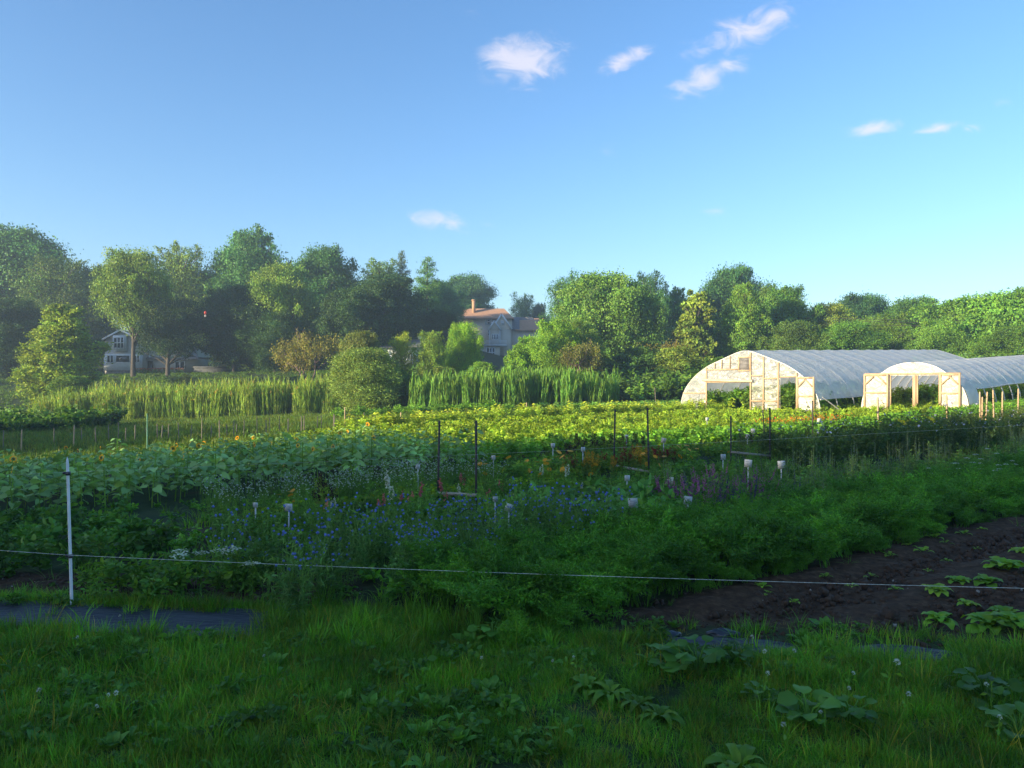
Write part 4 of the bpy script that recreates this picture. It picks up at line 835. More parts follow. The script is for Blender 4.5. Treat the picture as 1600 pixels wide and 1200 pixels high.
# vent
va, vb = q(1155), q(1174)
v = empty('vent', (0, 0, 0)); v.parent = t1['root']
g = Geo()
for a, b, c, d in (((va+vb)/2, 3.04, vb-va, .07), ((va+vb)/2, 2.32, vb-va, .07), (va+.035, 2.68, .07, .65), (vb-.035, 2.68, .07, .65)): box(g, [a, -.09, b], [c, .05, d], (1, 1, 1))
t1['put'](g, 'vent_frame', WOOD, v)
g = Geo()
for i in range(9): box(g, [(va+vb)/2, -.085, 2.39+.072*i], [vb-va-.15, .012, .06], (1, 1, 1), rot=Euler((.6, 0, 0)))
t1['put'](g, 'louvre', solid('grey_louvre', (.32, .30, .30), (.2, .19, .19), 5, .5), v)
g = Geo(); box(g, [(va+vb)/2, -.06, 2.68], [vb-va-.14, .01, .64], (1, 1, 1)); t1['put'](g, 'vent_back', solid('vent_dark', (.08, .08, .09), None, 5, .7), v)
# rolled door curtain over the wide opening
g = Geo(); tube(g, [[sA-.2, -.12, 1.84], [(sA+sB)/2, -.12, 1.79], [sB+.15, -.12, 1.77]], .075, (1, 1, 1), 9); t1['put'](g, 'rolled_door_curtain', solid('rolled_curtain', (.55, .44, .32), (.42, .32, .22), 14, .6, stretch=(.2, 1, 1)))
t1['door'](q(1246.5), q(1274.5), 1.97, -.14, DOORF)
g = Geo(); tube(g, [[4.18, .2, .95], [4.75, 1.5, .02]], .025, (1, 1, 1), 6); t1['put'](g, 'brace_pipe', GALV)
C2 = (19.04, 36.5, float(T(19.04, 36.5))-.03)
z2 = 2.675-C2[2]
t2 = tunnel('high_tunnel', C2, ANG, [(0, z2), (.5, z2-.04), (1.05, z2-.22), (1.7, z2-.68), (2.0, z2-.98), (2.21, z2-1.28), (2.36, z2-1.75), (2.41, z2-2.1), (2.42, 0)], 21, .045, 1.25,
            'small translucent plastic tunnel with cream gable and open double doors', (1.02, 1.6), CREAM, TG)
q = lambda px: sx(px, C2)
zt2 = 1.66+C2[2]*0
s0, s1, s2, s3, s4, s5, s6 = q(1377), q(1391), q(1427), q(1432), q(1468.5), q(1487), 2.4
t2['wall'](0, {(s1, s2): (0, 1.78), (s3, s4): (0, 1.78), (s2, s3): (0, 1.7)}, 'gable_film', CREAM, [-2.4, q(1360), s1, s2, s3, s4, s5, 2.4], .02)
t2['wall'](21, {}, 'rear_wall_film', GABLE, [-2.4, -1, 1, 2.4])
for s in (s1, s2+.02, s3+.03, s4): t2['stud'](s, 0, 1.85, .09)
t2['rail'](q(1352), q(1502), 1.86, -.05, .075)
t2['stud'](s2+.09, -.06, 1.8, .10, .05)
t2['door'](q(1351.5), q(1390), 1.86, -.14, CREAM, zm=.95); t2['door'](q(1469.5), q(1502.5), 1.86, -.14, CREAM, zm=.95)
# crops inside and stakes
def inside(tn, C, s0, s1, y0, y1, step, protos, nm, lab, rowss):
    P = []
    for s in rowss:
        for y in np.arange(y0, y1, step):
            sj = s+rng.normal(0, .08); x = C[0]+.66*sj+.75*y; yy = C[1]-.75*sj+.66*y; P.append([x, yy, float(C[2])+tn['slope']*y-.02])
    P = np.array(P); scatter(nm, protos, P, rng.uniform(.8, 1.12, len(P)), LEAF, lab, 'tomato plants')
TOM = [P_bush(1.5, .42, 14, 330, .17, .08, (.06, .125, .03)), P_bush(1.35, .45, 14, 300, .17, .09, (.07, .13, .035))]
inside(t1, C1, 0, 0, 1.6, 25, .5, TOM, 'tomato_rows', 'tall tomato rows growing inside the large tunnel', [-3.2, -2.1, -.9, .4, 1.6, 2.7, 3.4])
inside(t2, C2, 0, 0, 1.4, 20, .5, [P_bush(1.3, .36, 14, 260, .14, .07, (.10, .15, .03)), P_bush(1.2, .36, 14, 260, .14, .07, (.07, .13, .03))], 'vine_rows', 'climbing plants inside the small tunnel', [-1.6, 0.75, 1.75])
# ------------------------------------------------------------------ houses
SID = solid('grey_beige_siding', (.46, .45, .43), (.38, .37, .35), 3, .8, stretch=(.4, .4, 9))
SHIN = solid('tan_shingle_wall', (.62, .56, .47), (.50, .45, .37), 4, .85, stretch=(2, 2, 6))
TRIM = solid('white_trim', (.68, .70, .72), (.6, .62, .64), 4, .6)
GLS = solid('dark_window_glass', (.02, .025, .03), (.035, .04, .05), 1, .08, 0, .8)
ROOF_SUN = solid('sunlit_brown_shingle', (.46, .26, .15), (.36, .2, .12), 2.5, .85, stretch=(1, 1, 5), bump=.3)  # brown shingle raised toward orange, low sunlight put into the colour
ROOFG = solid('grey_shingle_roof', (.20, .19, .19), (.14, .135, .14), 3, .85, stretch=(1, 1, 5), bump=.3)
BRK = solid('pale_brick', (.42, .27, .16), (.33, .2, .12), 6, .85, stretch=(1, 1, 3))
STONEW = solid('grey_stone_wall', (.20, .20, .20), (.12, .12, .125), 3, .9, bump=.6)
DSTONE = solid('dark_garden_stone', (.09, .095, .10), (.05, .055, .06), 3, .9, bump=.6)
class H_:
    def __init__(s, name, lab, px, pybase, Y):
        s.Y = Y; p = W(px, pybase, Y); s.o = np.array(p); s.root = empty(name, p); tag(s.root, lab, 'house' if 'house' in name else 'shed')
    def P(s, px, py, d=0.): return np.array(W(px, py, s.Y))-s.o+[0, d, 0]
    def blk(s, nm, m, x0, x1, y0, y1, d0, d1, par=None):
        a = s.P(x0, y1); b = s.P(x1, y0); g = Geo(); box(g, [(a[0]+b[0])/2, (d0+d1)/2, (a[2]+b[2])/2], [b[0]-a[0], d1-d0, b[2]-a[2]], (1, 1, 1)); return g.obj(nm, m, par or s.root)
    def prism(s, nm, m, pts, d0, d1, par=None):
        P = np.array([s.P(*p) for p in pts]); n = len(P); A = P+[0, d0, 0]; B = P+[0, d1, 0]; g = Geo(); V = np.concatenate([A, B])
        for i in range(n):
            j = (i+1) % n; g.add(np.array([A[i], A[j], B[j], B[i]]), [[0, 1, 2, 3]], (1, 1, 1))
        for Q in (A, B):
            c = Q.mean(0); g.add(np.concatenate([Q, [c]]), [[i, (i+1) % n, n] for i in range(n)], (1, 1, 1))
        return g.obj(nm, m, par or s.root)
    def poly(s, nm, m, pts, par=None, th=.12):   # sloping roof plane with thickness; pts (px,py,depth)
        P = np.array([s.P(p[0], p[1], p[2]) for p in pts]); n = len(P); g = Geo(); Q = P-[0, 0, th]; c = P.mean(0)
        for S_ in (P, Q): g.add(np.concatenate([S_, [S_.mean(0)]]), [[i, (i+1) % n, n] for i in range(n)], (1, 1, 1))
        for i in range(n): j = (i+1) % n; g.add(np.array([P[i], P[j], Q[j], Q[i]]), [[0, 1, 2, 3]], (1, 1, 1))
        return g.obj(nm, m, par or s.root)
    def win(s, x0, x1, y0, y1, d=0., cols=2, rows=1, fr=.09, nm='window'):
        a = s.P(x0, y1); b = s.P(x1, y0); e = empty(nm, (0, 0, 0)); e.parent = s.root; g = Geo(); w, h = b[0]-a[0], b[2]-a[2]; cx, cz = (a[0]+b[0])/2, (a[2]+b[2])/2
        for x in np.linspace(a[0]+fr/2, b[0]-fr/2, cols+1): box(g, [x, d-.06, cz], [fr, .08, h], (1, 1, 1))
        for i, z in enumerate(np.linspace(a[2]+fr/2, b[2]-fr/2, rows+1)): box(g, [cx, d-.058, z], [w, .07, fr], (1, 1, 1))
        g.obj('frame', TRIM, e); g = Geo(); box(g, [cx, d-.02, cz], [w-.02, .03, h-.02], (1, 1, 1)); g.obj('pane', GLS, e)
# left house
h = H_('suburban_house', 'grey beige two storey house with white framed windows at the left', 195, 591, 96)
h.blk('wall', SID, 164, 223, 529, 592, 0, 8)
h.prism('gable', SID, [(164, 529), (190.5, 516.5), (223, 530)], 0.02, 7.98)
h.poly('roof', ROOFG, [(162, 530.5, -.4), (190.5, 515.4, -.4), (190.5, 515.4, 8.3), (162, 530.5, 8.3)]); h.poly('roof', ROOFG, [(190.5, 515.4, -.4), (224.5, 531.5, -.4), (224.5, 531.5, 8.3), (190.5, 515.4, 8.3)])
for a, b in (((162, 531), (190.5, 516)), ((190.5, 516), (224.5, 532))):
    g = Geo(); beam(g, h.P(*a)+[0, -.43, 0], h.P(*b)+[0, -.43, 0], .04, .22, (1, 1, 1)); g.obj('bargeboard', TRIM, h.root)
h.blk('chimney', TRIM, 195, 203, 511.5, 524, 1.5, 2.6)
h.blk('bay', TRIM, 179.5, 199.5, 524.5, 549, -.5, -.02); h.win(181, 198, 527, 545, -.52, 3, 2, .1)
h.blk('porch', TRIM, 164.5, 223.5, 553, 579, -.35, -.02); h.win(169.5, 180.5, 555, 567, -.36, 2); h.win(183, 206.5, 555, 567, -.36, 1); h.win(212, 221, 555, 567, -.36, 2)
h.blk('foundation', STONEW, 168, 223, 579, 596, -.25, -.02)
h.blk('wing', SID, 223.2, 303, 557, 581, 1.2, 8)
h.prism('wing_gable', SID, [(223.2, 557), (223.2, 533), (276, 541), (303, 560), (303, 557.2)], 1.22, 7.9)
h.poly('roof', ROOFG, [(222, 560, .8), (305, 560, .8), (280, 534, 4.5), (222, 530, 4.5)])
h.blk('foundation', STONEW, 223.4, 303, 581, 596, 1.25, 8)
h.win(267, 283, 564, 576, 1.18, 2); h.win(246, 253, 549, 556, 1.18, 1); h.blk('trim_board', TRIM, 226, 229.5, 552, 562, 1.1, 1.18); h.blk('door', BLACKP, 224, 232, 563, 583, 1.12, 1.19)
w_ = H_('stone_wall', 'low grey stone garden wall right of the left house', 330, 592, 94); w_.root['category'] = 'wall'
w_.blk('wall', DSTONE, 303, 356, 575, 596, 0, .5); w_.blk('coping', DSTONE, 302, 357, 572.6, 574.8, -.1, .6)
# red flowers by the house
p = area(-45.5, -40, 92.5, 93.6, 5); scatter('red_flower_bed', [P_stems(14, .8, .3, 'ball', (.45, .09, .06), .05, (.05, .1, .03), 90, .12, .05)], p, 1., FM, 'reddish flower bed at the foot of the left house', 'flower bed')
# balloon-like red and white thing caught in the dark trees
g = Geo(); b = W(321, 491, 84)
for k, (cc, zz, rr) in enumerate((((.40, .05, .04), .16, .2), ((.4, .36, .34), -.18, .15))):
    me = []; u = np.linspace(0, np.pi, 9); a = np.linspace(0, 2*np.pi, 13)[:-1]
    V = np.array([[rr*.7*math.sin(i)*math.cos(j), rr*.7*math.sin(i)*math.sin(j), zz+rr*math.cos(i)] for i in u for j in a]); F2 = [[i*12+j, i*12+(j+1) % 12, (i+1)*12+(j+1) % 12, (i+1)*12+j] for i in range(8) for j in range(12)]
    g.add(V, F2, cc)
tag(g.obj('hanging_decoration', FLOWER, loc=b, smooth=True), 'small red and white object hanging in the dark trees', 'decoration')
# shingled house
h = H_('shingled_house', 'large tan shingled house with roof coloured as sunlit brown, white gables and chimney', 770, 562, 135)
h.blk('wall', SHIN, 709, 800, 493.8, 562, 3.2, 12)
h.poly('roof', ROOF_SUN, [(703, 495, 2.4), (803, 495, 2.4), (787, 475.5, 7.5), (737, 475.5, 7.5), (712, 476.5, 7.5)])
h.poly('roof', ROOF_SUN, [(703, 495, 2.4), (712, 476.5, 7.5), (703, 495, 13)])
h.poly('roof', ROOF_SUN, [(787, 475.5, 7.5), (803, 495, 2.4), (803, 495, 13)])
h.poly('roof', ROOF_SUN, [(703, 495, 13), (712, 476.5, 7.5), (787, 475.5, 7.5), (803, 495, 13)])
h.blk('chimney', BRK, 735, 740.4, 464.5, 486, 5.2, 6.0); h.blk('chimney_cap', BRK, 734.4, 741, 463, 464.8, 5.1, 6.1)
h.blk('trim_board', TRIM, 744, 786, 493.4, 495.4, 3.05, 3.18)
h.win(760, 765.5, 496, 505, 3.18, 1, 2, .12); h.blk('shutter', TRIM, 757.2, 759.6, 496, 505, 3.08, 3.18); h.blk('shutter', TRIM, 766, 768.6, 496, 505, 3.08, 3.18)
h.win(715, 719, 489+3, 498, 3.18, 1, 1, .12); h.win(761, 765, 514, 523, 3.18, 1, 2, .12)
h.blk('wing', SHIN, 784, 850, 512, 562, 3.3, 11.8)
h.poly('roof', ROOFG, [(783, 512, 2.9), (812, 512, 2.9), (812, 490, 7), (783.5, 489.6, 7)]); h.poly('roof', ROOF_SUN, [(805, 514, 2.6), (852, 514, 2.6), (848, 493.5, 6.9), (810, 494, 6.9)])
h.poly('roof', ROOFG, [(812, 490, 7.1), (834, 490.5, 7.1), (838, 496, 6.6), (812, 496, 6.6)])
h.poly('roof', ROOF_SUN, [(818, 497, 10.5), (858, 497, 10.5), (855, 486.6, 14), (822, 487, 14)])
h.prism('gable', SHIN, [(768.5, 513), (783.5, 491), (799, 513)], 1.2, 6.5)
h.blk('gable_wall', SHIN, 770.5, 798, 513, 562, 1.25, 3.2)
for a, b in (((767, 515), (783.5, 490)), ((783.5, 490), (800, 514))):
    g = Geo(); beam(g, h.P(*a)+[0, 1.0, 0], h.P(*b)+[0, 1.0, 0], .08, .3, (1, 1, 1)); g.obj('bargeboard', TRIM, h.root)
h.poly('roof', ROOFG, [(783.5, 489.6, 1.0), (800.5, 514.5, 1.0), (800.5, 514.5, 5), (783.5, 489.6, 6)]); h.poly('roof', ROOFG, [(766.5, 515, 1.0), (783.5, 489.6, 1.0), (783.5, 489.6, 6), (766.5, 515, 5)])
h.win(782.5, 787.3, 500, 506.5, 1.15, 2, 2, .14)
h.prism('gable', SHIN, [(764, 515), (772.5, 502.5), (782, 515)], -.1, 1.1)
h.blk('bay', SHIN, 764.5, 781.5, 515, 540, 0, 1.2)
for a, b in (((763, 516), (772.5, 501)), ((772.5, 501), (782.6, 516))):
    g = Geo(); beam(g, h.P(*a)+[0, -.3, 0], h.P(*b)+[0, -.3, 0], .08, .26, (1, 1, 1)); g.obj('bargeboard', TRIM, h.root)
h.poly('roof', ROOFG, [(772.5, 500.8, -.3), (782.8, 516.3, -.3), (782.8, 516.3, 1.1), (772.5, 500.8, 1.1)]); h.poly('roof', ROOFG, [(762.8, 516.3, -.3), (772.5, 500.8, -.3), (772.5, 500.8, 1.1), (762.8, 516.3, 1.1)])
h.win(768, 779.5, 521.5, 531, -.03, 4, 1, .14); h.blk('corner_board', TRIM, 764, 765.8, 516, 540, -.09, -.01); h.blk('corner_board', TRIM, 780.4, 782, 516, 540, -.09, -.01)
h.blk('balcony_deck', TRIM, 757, 792, 538.8, 541, -1.4, .9)
g = Geo()
for x in np.linspace(758, 791, 20): box(g, h.P(x, 536)+[0, -1.3, 0], [.07, .07, .62], (1, 1, 1))
box(g, h.P(774.5, 533)+[0, -1.3, 0], [3.9, .1, .1], (1, 1, 1)); g.obj('balcony_railing', TRIM, h.root)
h.blk('ground_floor', SHIN, 750, 781, 541.2, 563, -.9, 1.2)
h.win(760, 774, 543, 559.5, -.93, 3, 2, .16); h.win(750.5, 756, 547.5, 561.5, -.93, 1, 1, .16)
# white shed and pale low building
h = H_('white_shed', 'low white shed with a dark roof behind the golden tree', 630, 577, 92)
h.blk('wall', TRIM, 597, 662, 541, 580, 0, 5); h.poly('roof', ROOFG, [(592, 543, -.5), (664, 541, -.5), (662, 527, 3), (600, 530, 3)]); h.poly('roof', ROOFG, [(600, 530, 3), (662, 527, 3), (664, 541, 5.5), (592, 543, 5.5)])
h.blk('gable_end', TRIM, 648, 658, 523, 530, 3.2, 4); h.blk('door', SID, 612, 622, 552, 580, -.05, -.005); h.win(632, 642, 552, 562, -.01, 2)
h = H_('pale_shed', 'pale grey low building glimpsed right of the biggest tree', 1010, 572, 98); 
h.blk('wall', TRIM, 992, 1030, 561, 585, 0, 4); h.poly('roof', STONEW, [(990, 562, -.4), (1032, 562, -.4), (1028, 553, 2), (995, 553, 2)]); h.blk('door', SID, 1004, 1010, 565, 585, -.05, -.005)

# ------------------------------------------------------------------ stakes, posts, signs
def stake_mesh(h, w, m, nm='garden_stake'):
    g = Geo(); n = 5; zs = [-.15, 0, h*.5, h*.96, h]; ws = [w*.8, w, w*.96, w*.9, w*.45]
    V = np.array([[i*q/2, j*q*.4, z] for z, q in zip(zs, ws) for i, j in ((-1, -1), (1, -1), (1, 1), (-1, 1))]); F = [[k*4+i, k*4+(i+1) % 4, (k+1)*4+(i+1) % 4, (k+1)*4+i] for k in range(4) for i in range(4)]+[[16, 17, 18, 19]]
    g.add(V, F, (1, 1, 1)); return g.mesh(nm, m)
ST = stake_mesh(1., .045, WOOD); ST2 = stake_mesh(1., .045, GREYWOOD)
STK = [(33, 671, 707), (115, 664, 700), (128, 668, 692), (170, 664, 690), (185, 660, 688), (211, 664, 692), (246, 662, 688), (252.5, 664, 690), (263, 662, 688), (280, 660, 690), (315, 652, 694), (343, 656, 690), (365, 656, 686), (370, 662, 684), (381, 656, 686), (402, 650, 684), (416, 656, 682), (422, 652, 682), (437, 650, 680), (450, 654, 680), (471, 650, 680), (475, 649, 680), (496, 650, 676), (502, 648, 676), (521, 646, 678), (522.5, 648, 670), (539, 636, 668), (545, 650, 666), (568, 644, 664), (586, 645, 667), (626, 644, 664), (630, 650, 662), (655, 642, 658), (667, 642, 657), (676, 641, 658), (700, 642, 657), (704, 641, 656), (746, 640, 658), (781, 633, 658), (790, 642, 656), (799, 638, 657), (823, 629, 657), (990, 611, 622), (1025, 605, 640), (5, 672, 702), (84, 668, 700), (150, 668, 694), (196, 668, 692), (230, 668, 688), (298, 664, 690), (330, 664, 688), (355, 662, 686)]
for i, (px, yt, yb) in enumerate(STK):
    b = G(px, yb); hh = (yb-yt)*b.y/1200; pale = i in (0, 1, 19, 26, 30, 33, 35, 38, 41)
    o = bpy.data.objects.new('garden_stake', ST if pale else ST2); SC.collection.objects.link(o); o.location = b; o.scale = (.9 if pale else .6, .9, hh); o.rotation_euler = (random.gauss(0, .02), random.gauss(0, .03), random.uniform(-.3, .3))
    tag(o, 'pale wooden stake in the row of stakes beyond the sunflowers' if pale else 'thin weathered stake in the rows beyond the sunflowers', 'stake', 'pale wooden stakes in the meadow' if pale else 'thin weathered stakes in the meadow')
# tall stakes by the small tunnel
for px, yt, yb in ((1372.5, 620, 662), (1480, 617, 655), (1531.5, 612, 655), (1540.5, 612, 648), (1553, 609, 656), (1566, 612, 652), (1591, 607, 648), (1534.5, 620, 656)):
    b = G(px, yb); b = W(px, yb, 27) if px < 1500 else W(px, yb, 29); b.z = float(T(b.x, b.y)); top = 1.65+(600-yt)/1200*b.y
    o = bpy.data.objects.new('garden_stake', ST); SC.collection.objects.link(o); o.location = b; o.scale = (1.1, 1.1, top-b.z); o.rotation_euler = (random.gauss(0, .02), random.gauss(0, .02), .3)
    tag(o, 'tall wooden stake in front of the small tunnel', 'stake', 'tall stakes by the small tunnel')
# steel posts
def tpost_mesh():
    g = Geo(); box(g, [0, 0, .5], [.030, .006, 1.3], (1, 1, 1)); box(g, [0, .018, .5], [.006, .030, 1.3], (1, 1, 1))
    for z in np.arange(.1, 1.12, .055): box(g, [0, -.007, z], [.012, .008, .018], (1, 1, 1))
    return g.mesh('steel_post', STEEL)
TP = tpost_mesh()
def tpost(px, yt, yb, lab, lean=0.):
    b = G(px, yb); top = 1.65+(600-yt)/1200*b.y; o = bpy.data.objects.new('steel_post', TP); SC.collection.objects.link(o); o.location = b; o.scale = (1, 1, (top-b.z)/1.15); o.rotation_euler = (0, lean, random.uniform(-.4, .4)); tag(o, lab, 'post', 'steel posts at the bed ends'); return o
tp = [tpost(684, 657, 792, 'leftmost dark steel post beside the pink flowers', .02), tpost(744, 657, 806, 'dark steel post joined by a lath to the leftmost one'),
      tpost(959, 640, 745, 'left dark post of the pair before the red celosia', .02), tpost(1014, 637, 752, 'right dark post of the pair before the red celosia', -.02),
      tpost(1142, 650, 742, 'left dark post of the pair near the tunnel door'), tpost(1203, 637, 738, 'right dark post of the pair near the tunnel door'),
      tpost(1270, 626, 690, 'dark post in front of the open tunnel door'), tpost(1195, 640, 700, 'thin leaning dark post among the purple flowers', -.05)]
def lath(a, b, za, zb, lab):
    pa = Vector(a.location); pb = Vector(b.location); g = Geo(); d = (pb-pa).normalized(); 
    beam(g, [0, -.03, 0], Vector((pb.x-pa.x, pb.y-pa.y-.03, zb-za)), .02, .04, (1, 1, 1)); tag(g.obj('lath', LATH, loc=(pa.x, pa.y, za)), lab, 'lath', 'laths across the post pairs')
lath(tp[0], tp[1], 1.65-170/1200*tp[0].location.y, 1.65-173/1200*tp[1].location.y, 'pale lath tied low between the two left steel posts')
lath(tp[2], tp[3], 1.65-127/1200*tp[2].location.y, 1.65-137/1200*tp[3].location.y, 'pale sloping lath between the posts by the celosia')
lath(tp[4], tp[5], 1.65-106/1200*tp[4].location.y, 1.65-112/1200*tp[5].location.y, 'dim lath between the posts near the tunnel door')
# bed signs
def sign(px, py, w, lab, tilt=0., rz=0., warm=False, Yd=None, sh=.35):
    # card centre at pixel; the stand height above the ground is fixed
    a = (px-800)/1200; b = (600-py)/1200; ys = np.arange(3, 60, .02); f = 1.65+b*ys-T(a*ys, ys)-sh; i = np.argmax(f < 0); y = ys[i]
    if Yd: y = Yd
    z0 = float(T(a*y, y)); zc = 1.65+b*y-z0; s = w*1.05*y/1200
    e = empty('bed_sign', (a*y, y, z0), rz); g = Geo(); cw, chh = s/2, s*.52
    rot = Euler((.06, tilt, 0)); box(g, [0, 0, zc], [2*cw, .006, 2*chh], (1, 1, 1), rot=rot); g.obj('card', CARD if not warm else solid('sunlit_card', (.75, .66, .55), (.62, .52, .42), 20, .7), e)  # warm card copies the white one with low sun put into its colour
    g = Geo(); 
    for k in range(3): box(g, Vector((cw*(-.15 if k == 2 else 0), -.005, chh*(.42-.4*k))).xyz @ Matrix.Identity(3)+Vector((0, 0, zc)), [cw*(1.3 if k < 2 else .9), .002, chh*.10], (1, 1, 1), rot=rot)
    g.obj('writing', solid('faded_ink', (.30, .32, .36), None, 50, .8), e)
    g = Geo(); box(g, [0, .008, zc/2-.05], [.016, .006, zc+.1], (1, 1, 1)); g.obj('stand', CARD, e)
    tag(e, lab, 'sign', 'small white bed signs'); return e
SG = [(451, 793, 11, 'white card sign at the left end of the flower beds beside dark foliage', .02), (399, 789, 7, 'dim small sign just left of the first white card'), (774, 780, 8, 'narrow upright white sign right of the second steel post'),
 (795, 793, 11, 'tilted white sign right of the narrow upright one', .3), (911, 702, 6.5, 'bright small sign in front of the purple foliage', 0), (653, 729, 6, 'tiny dim sign left of the leftmost steel post'), (771, 715, 6, 'tiny dim sign above the white cross lath area'),
 (864, 696, 6, 'tiny faint sign left of the purple foliage'), (979, 682, 5, 'tiny pale sign between the celosia posts, higher up'), (1037, 688, 7, 'cream sign right of the celosia posts', .2), (1168, 682, 7, 'pinkish sign below the bright one near the tunnel', 0),
 (1176.5, 673, 6, 'bright small sign in front of the large tunnel', 0), (1130, 714, 8, 'dim sign left of the third post pair'), (1169, 724, 11, 'white sign right of the third left post', .08), (1221, 726, 11, 'greenish white sign among the pale spikes', -.05),
 (980, 747, 8, 'low sign at the top of the broad leaf clump', 0), (1046, 751, 11, 'cream lit sign behind the broad leaf clump', .15), (989, 786, 14, 'largest grey sign above the carrot tops', -.08), (1075, 782, 12, 'half hidden curved sign at the edge of the carrot tops', .1), (1280, 657, 6, 'white marker at the corner of the large tunnel'), (1105, 655, 5, 'small white marker at the foot of the tunnel door post')]
for q_ in SG: sign(*q_[:4], tilt=(q_[4] if len(q_) > 4 else 0), rz=random.uniform(-.35, .35), warm=('cream' in q_[3] or 'pinkish' in q_[3]), sh=.46 if q_[1] < 760 else .38)

# ------------------------------------------------------------------ fence post with wires
bp = G(113, 950)
e = empty('fence_post', bp); tag(e, 'white electric fence post with two black clips at the left', 'fence post')
tl = -.035
g = Geo(); tube(g, [[-tl*0, 0, -.1], [-.035, 0, 1.06], [-.037, 0, 1.10], [-.038, 0, 1.125]], [.0115, .0105, .008, .001], (1, 1, 1), 9); g.obj('rod', WHITE, e, smooth=True)
for z in (.385, 1.0):
    x = -.035*z/1.1; g = Geo(); tube(g, [[x, 0, z-.014], [x, 0, z+.014]], .018, (1, 1, 1), 10); box(g, [x+.012, -.02, z], [.03, .02, .014], (1, 1, 1)); box(g, [x-.02, -.012, z+.004], [.02, .012, .02], (1, 1, 1)); g.obj('insulator_clip', BLACKP, e)
def wire(a, b, c, nm, lab, r):
    g = Geo(); P = []
    for s_, t_ in ((a, b), (b, c)):
        s_ = np.array(s_); t_ = np.array(t_); L = np.linalg.norm(t_-s_)
        for t in np.linspace(0, 1, 40)[(0 if s_ is not b else 0):]: P.append(s_+(t_-s_)*t-[0, 0, .012*L*t*(1-t)])
    tube(g, P, r, (1, 1, 1), 5); tag(g.obj(nm, STRING), lab, 'wire')
zc = bp.z
lw = lambda px, py, Y: np.array(W(px, py, Y))
wire(lw(-120, 850, 5.9), lw(111.5, 867.5, bp.y-.022), lw(1720, 922, 4.78), 'fence_wire', 'thin white lower fence wire crossing the whole picture', .0016)
wire(lw(-120, 746, 5.9), lw(108, 737.5, bp.y-.022), lw(1750, 655, 4.78), 'fence_wire', 'hardly visible upper fence wire from the top clip', .0005)
# power lines
for k, dy in enumerate((0, 4, 9)):
    g = Geo(); P = [lw(1290+ i*36, 497+dy+3*math.sin(math.pi*i/12)+i*.1, 84-i*.6) for i in range(13)]; tube(g, P, .022, (1, 1, 1), 5, cap=True)
    tag(g.obj('power_line', STEEL), ['highest', 'middle', 'lowest'][k]+' of the power lines crossing the trees above the tunnels', 'cable', 'power lines')
# woven fabric strip, black plastic lumps
def fabric(x0, x1, lab, off=-.12, hw=.28, seed=0):
    xs = np.arange(x0, x1, .05); ws = np.linspace(-hw, hw, 15); XX, WW = np.meshgrid(xs, ws); edge = ss(x0, x0+.3, XX)*ss(x1, x1-.3, XX)
    WW2 = WW*(.45+.55*edge)*(1+.18*fbm(XX*2.5, WW*0, 70+seed, 2)); YY = FY(XX)+off+WW2; ZZ = T(XX, YY)+.016+.018*fbm(XX*3.5, YY*5, 71+seed, 3)+.012*np.abs(np.sin(XX*2.1+YY*7))+.02*ss(.7, 1, np.abs(WW)/hw)*fbm(XX*4, YY, 72, 2)
    g = Geo(); n1, n2 = XX.shape; ix = np.arange(n1*n2).reshape(n1, n2); V = np.stack([XX, YY, ZZ], -1).reshape(-1, 3)
    F = np.stack([ix[:-1, :-1], ix[:-1, 1:], ix[1:, 1:], ix[1:, :-1]], -1).reshape(-1, 4); g.add(V, F, (1, 1, 1)); V2 = V-[0, 0, .004]; g.add(V2, F, (1, 1, 1))
    tag(g.obj('ground_fabric', FABRIC, smooth=True), lab, 'ground cloth', 'strips of dark ground cloth')
fabric(-5.2, -1.55, 'dark blue grey ground cloth beside the white fence post', -.12, .33, 0)
fabric(.95, 1.9, 'ground cloth overgrown by grass below the wire, left of two', -.1, .15, 5); fabric(2.05, 2.75, 'ground cloth overgrown by grass below the wire, right of two', -.12, .13, 8)
def lump(px, py, L, r, rz, lab):
    b = G(px, py); g = Geo(); n = 26; m = 18; u = np.linspace(0, 1, n); a = np.linspace(0, 2*np.pi, m+1)[:-1]
    V = []
    for t in u:
        rr = r*math.sin(math.pi*min(max(t, .02), .98))**.4
        for q_ in a: k = 1+.22*math.sin(q_*3+t*9)+.15*math.sin(q_*7-t*17); V.append([(t-.5)*L, rr*k*math.cos(q_), rr*.75*k*math.sin(q_)+r*.5])
    F = [[i*m+j, i*m+(j+1) % m, (i+1)*m+(j+1) % m, (i+1)*m+j] for i in range(n-1) for j in range(m)]; g.add(V, F, (1, 1, 1))
    o = g.obj('plastic_bundle', BLACKP, loc=b, smooth=True); o.rotation_euler = (0, 0, rz); tag(o, lab, 'plastic bundle', 'crumpled black plastic')
lump(1048, 997, .15, .035, .3, 'crumpled black plastic bundle, the left one of two'); lump(1130, 996, .22, .04, -.1, 'crumpled shiny black plastic bundle, the right one of two')

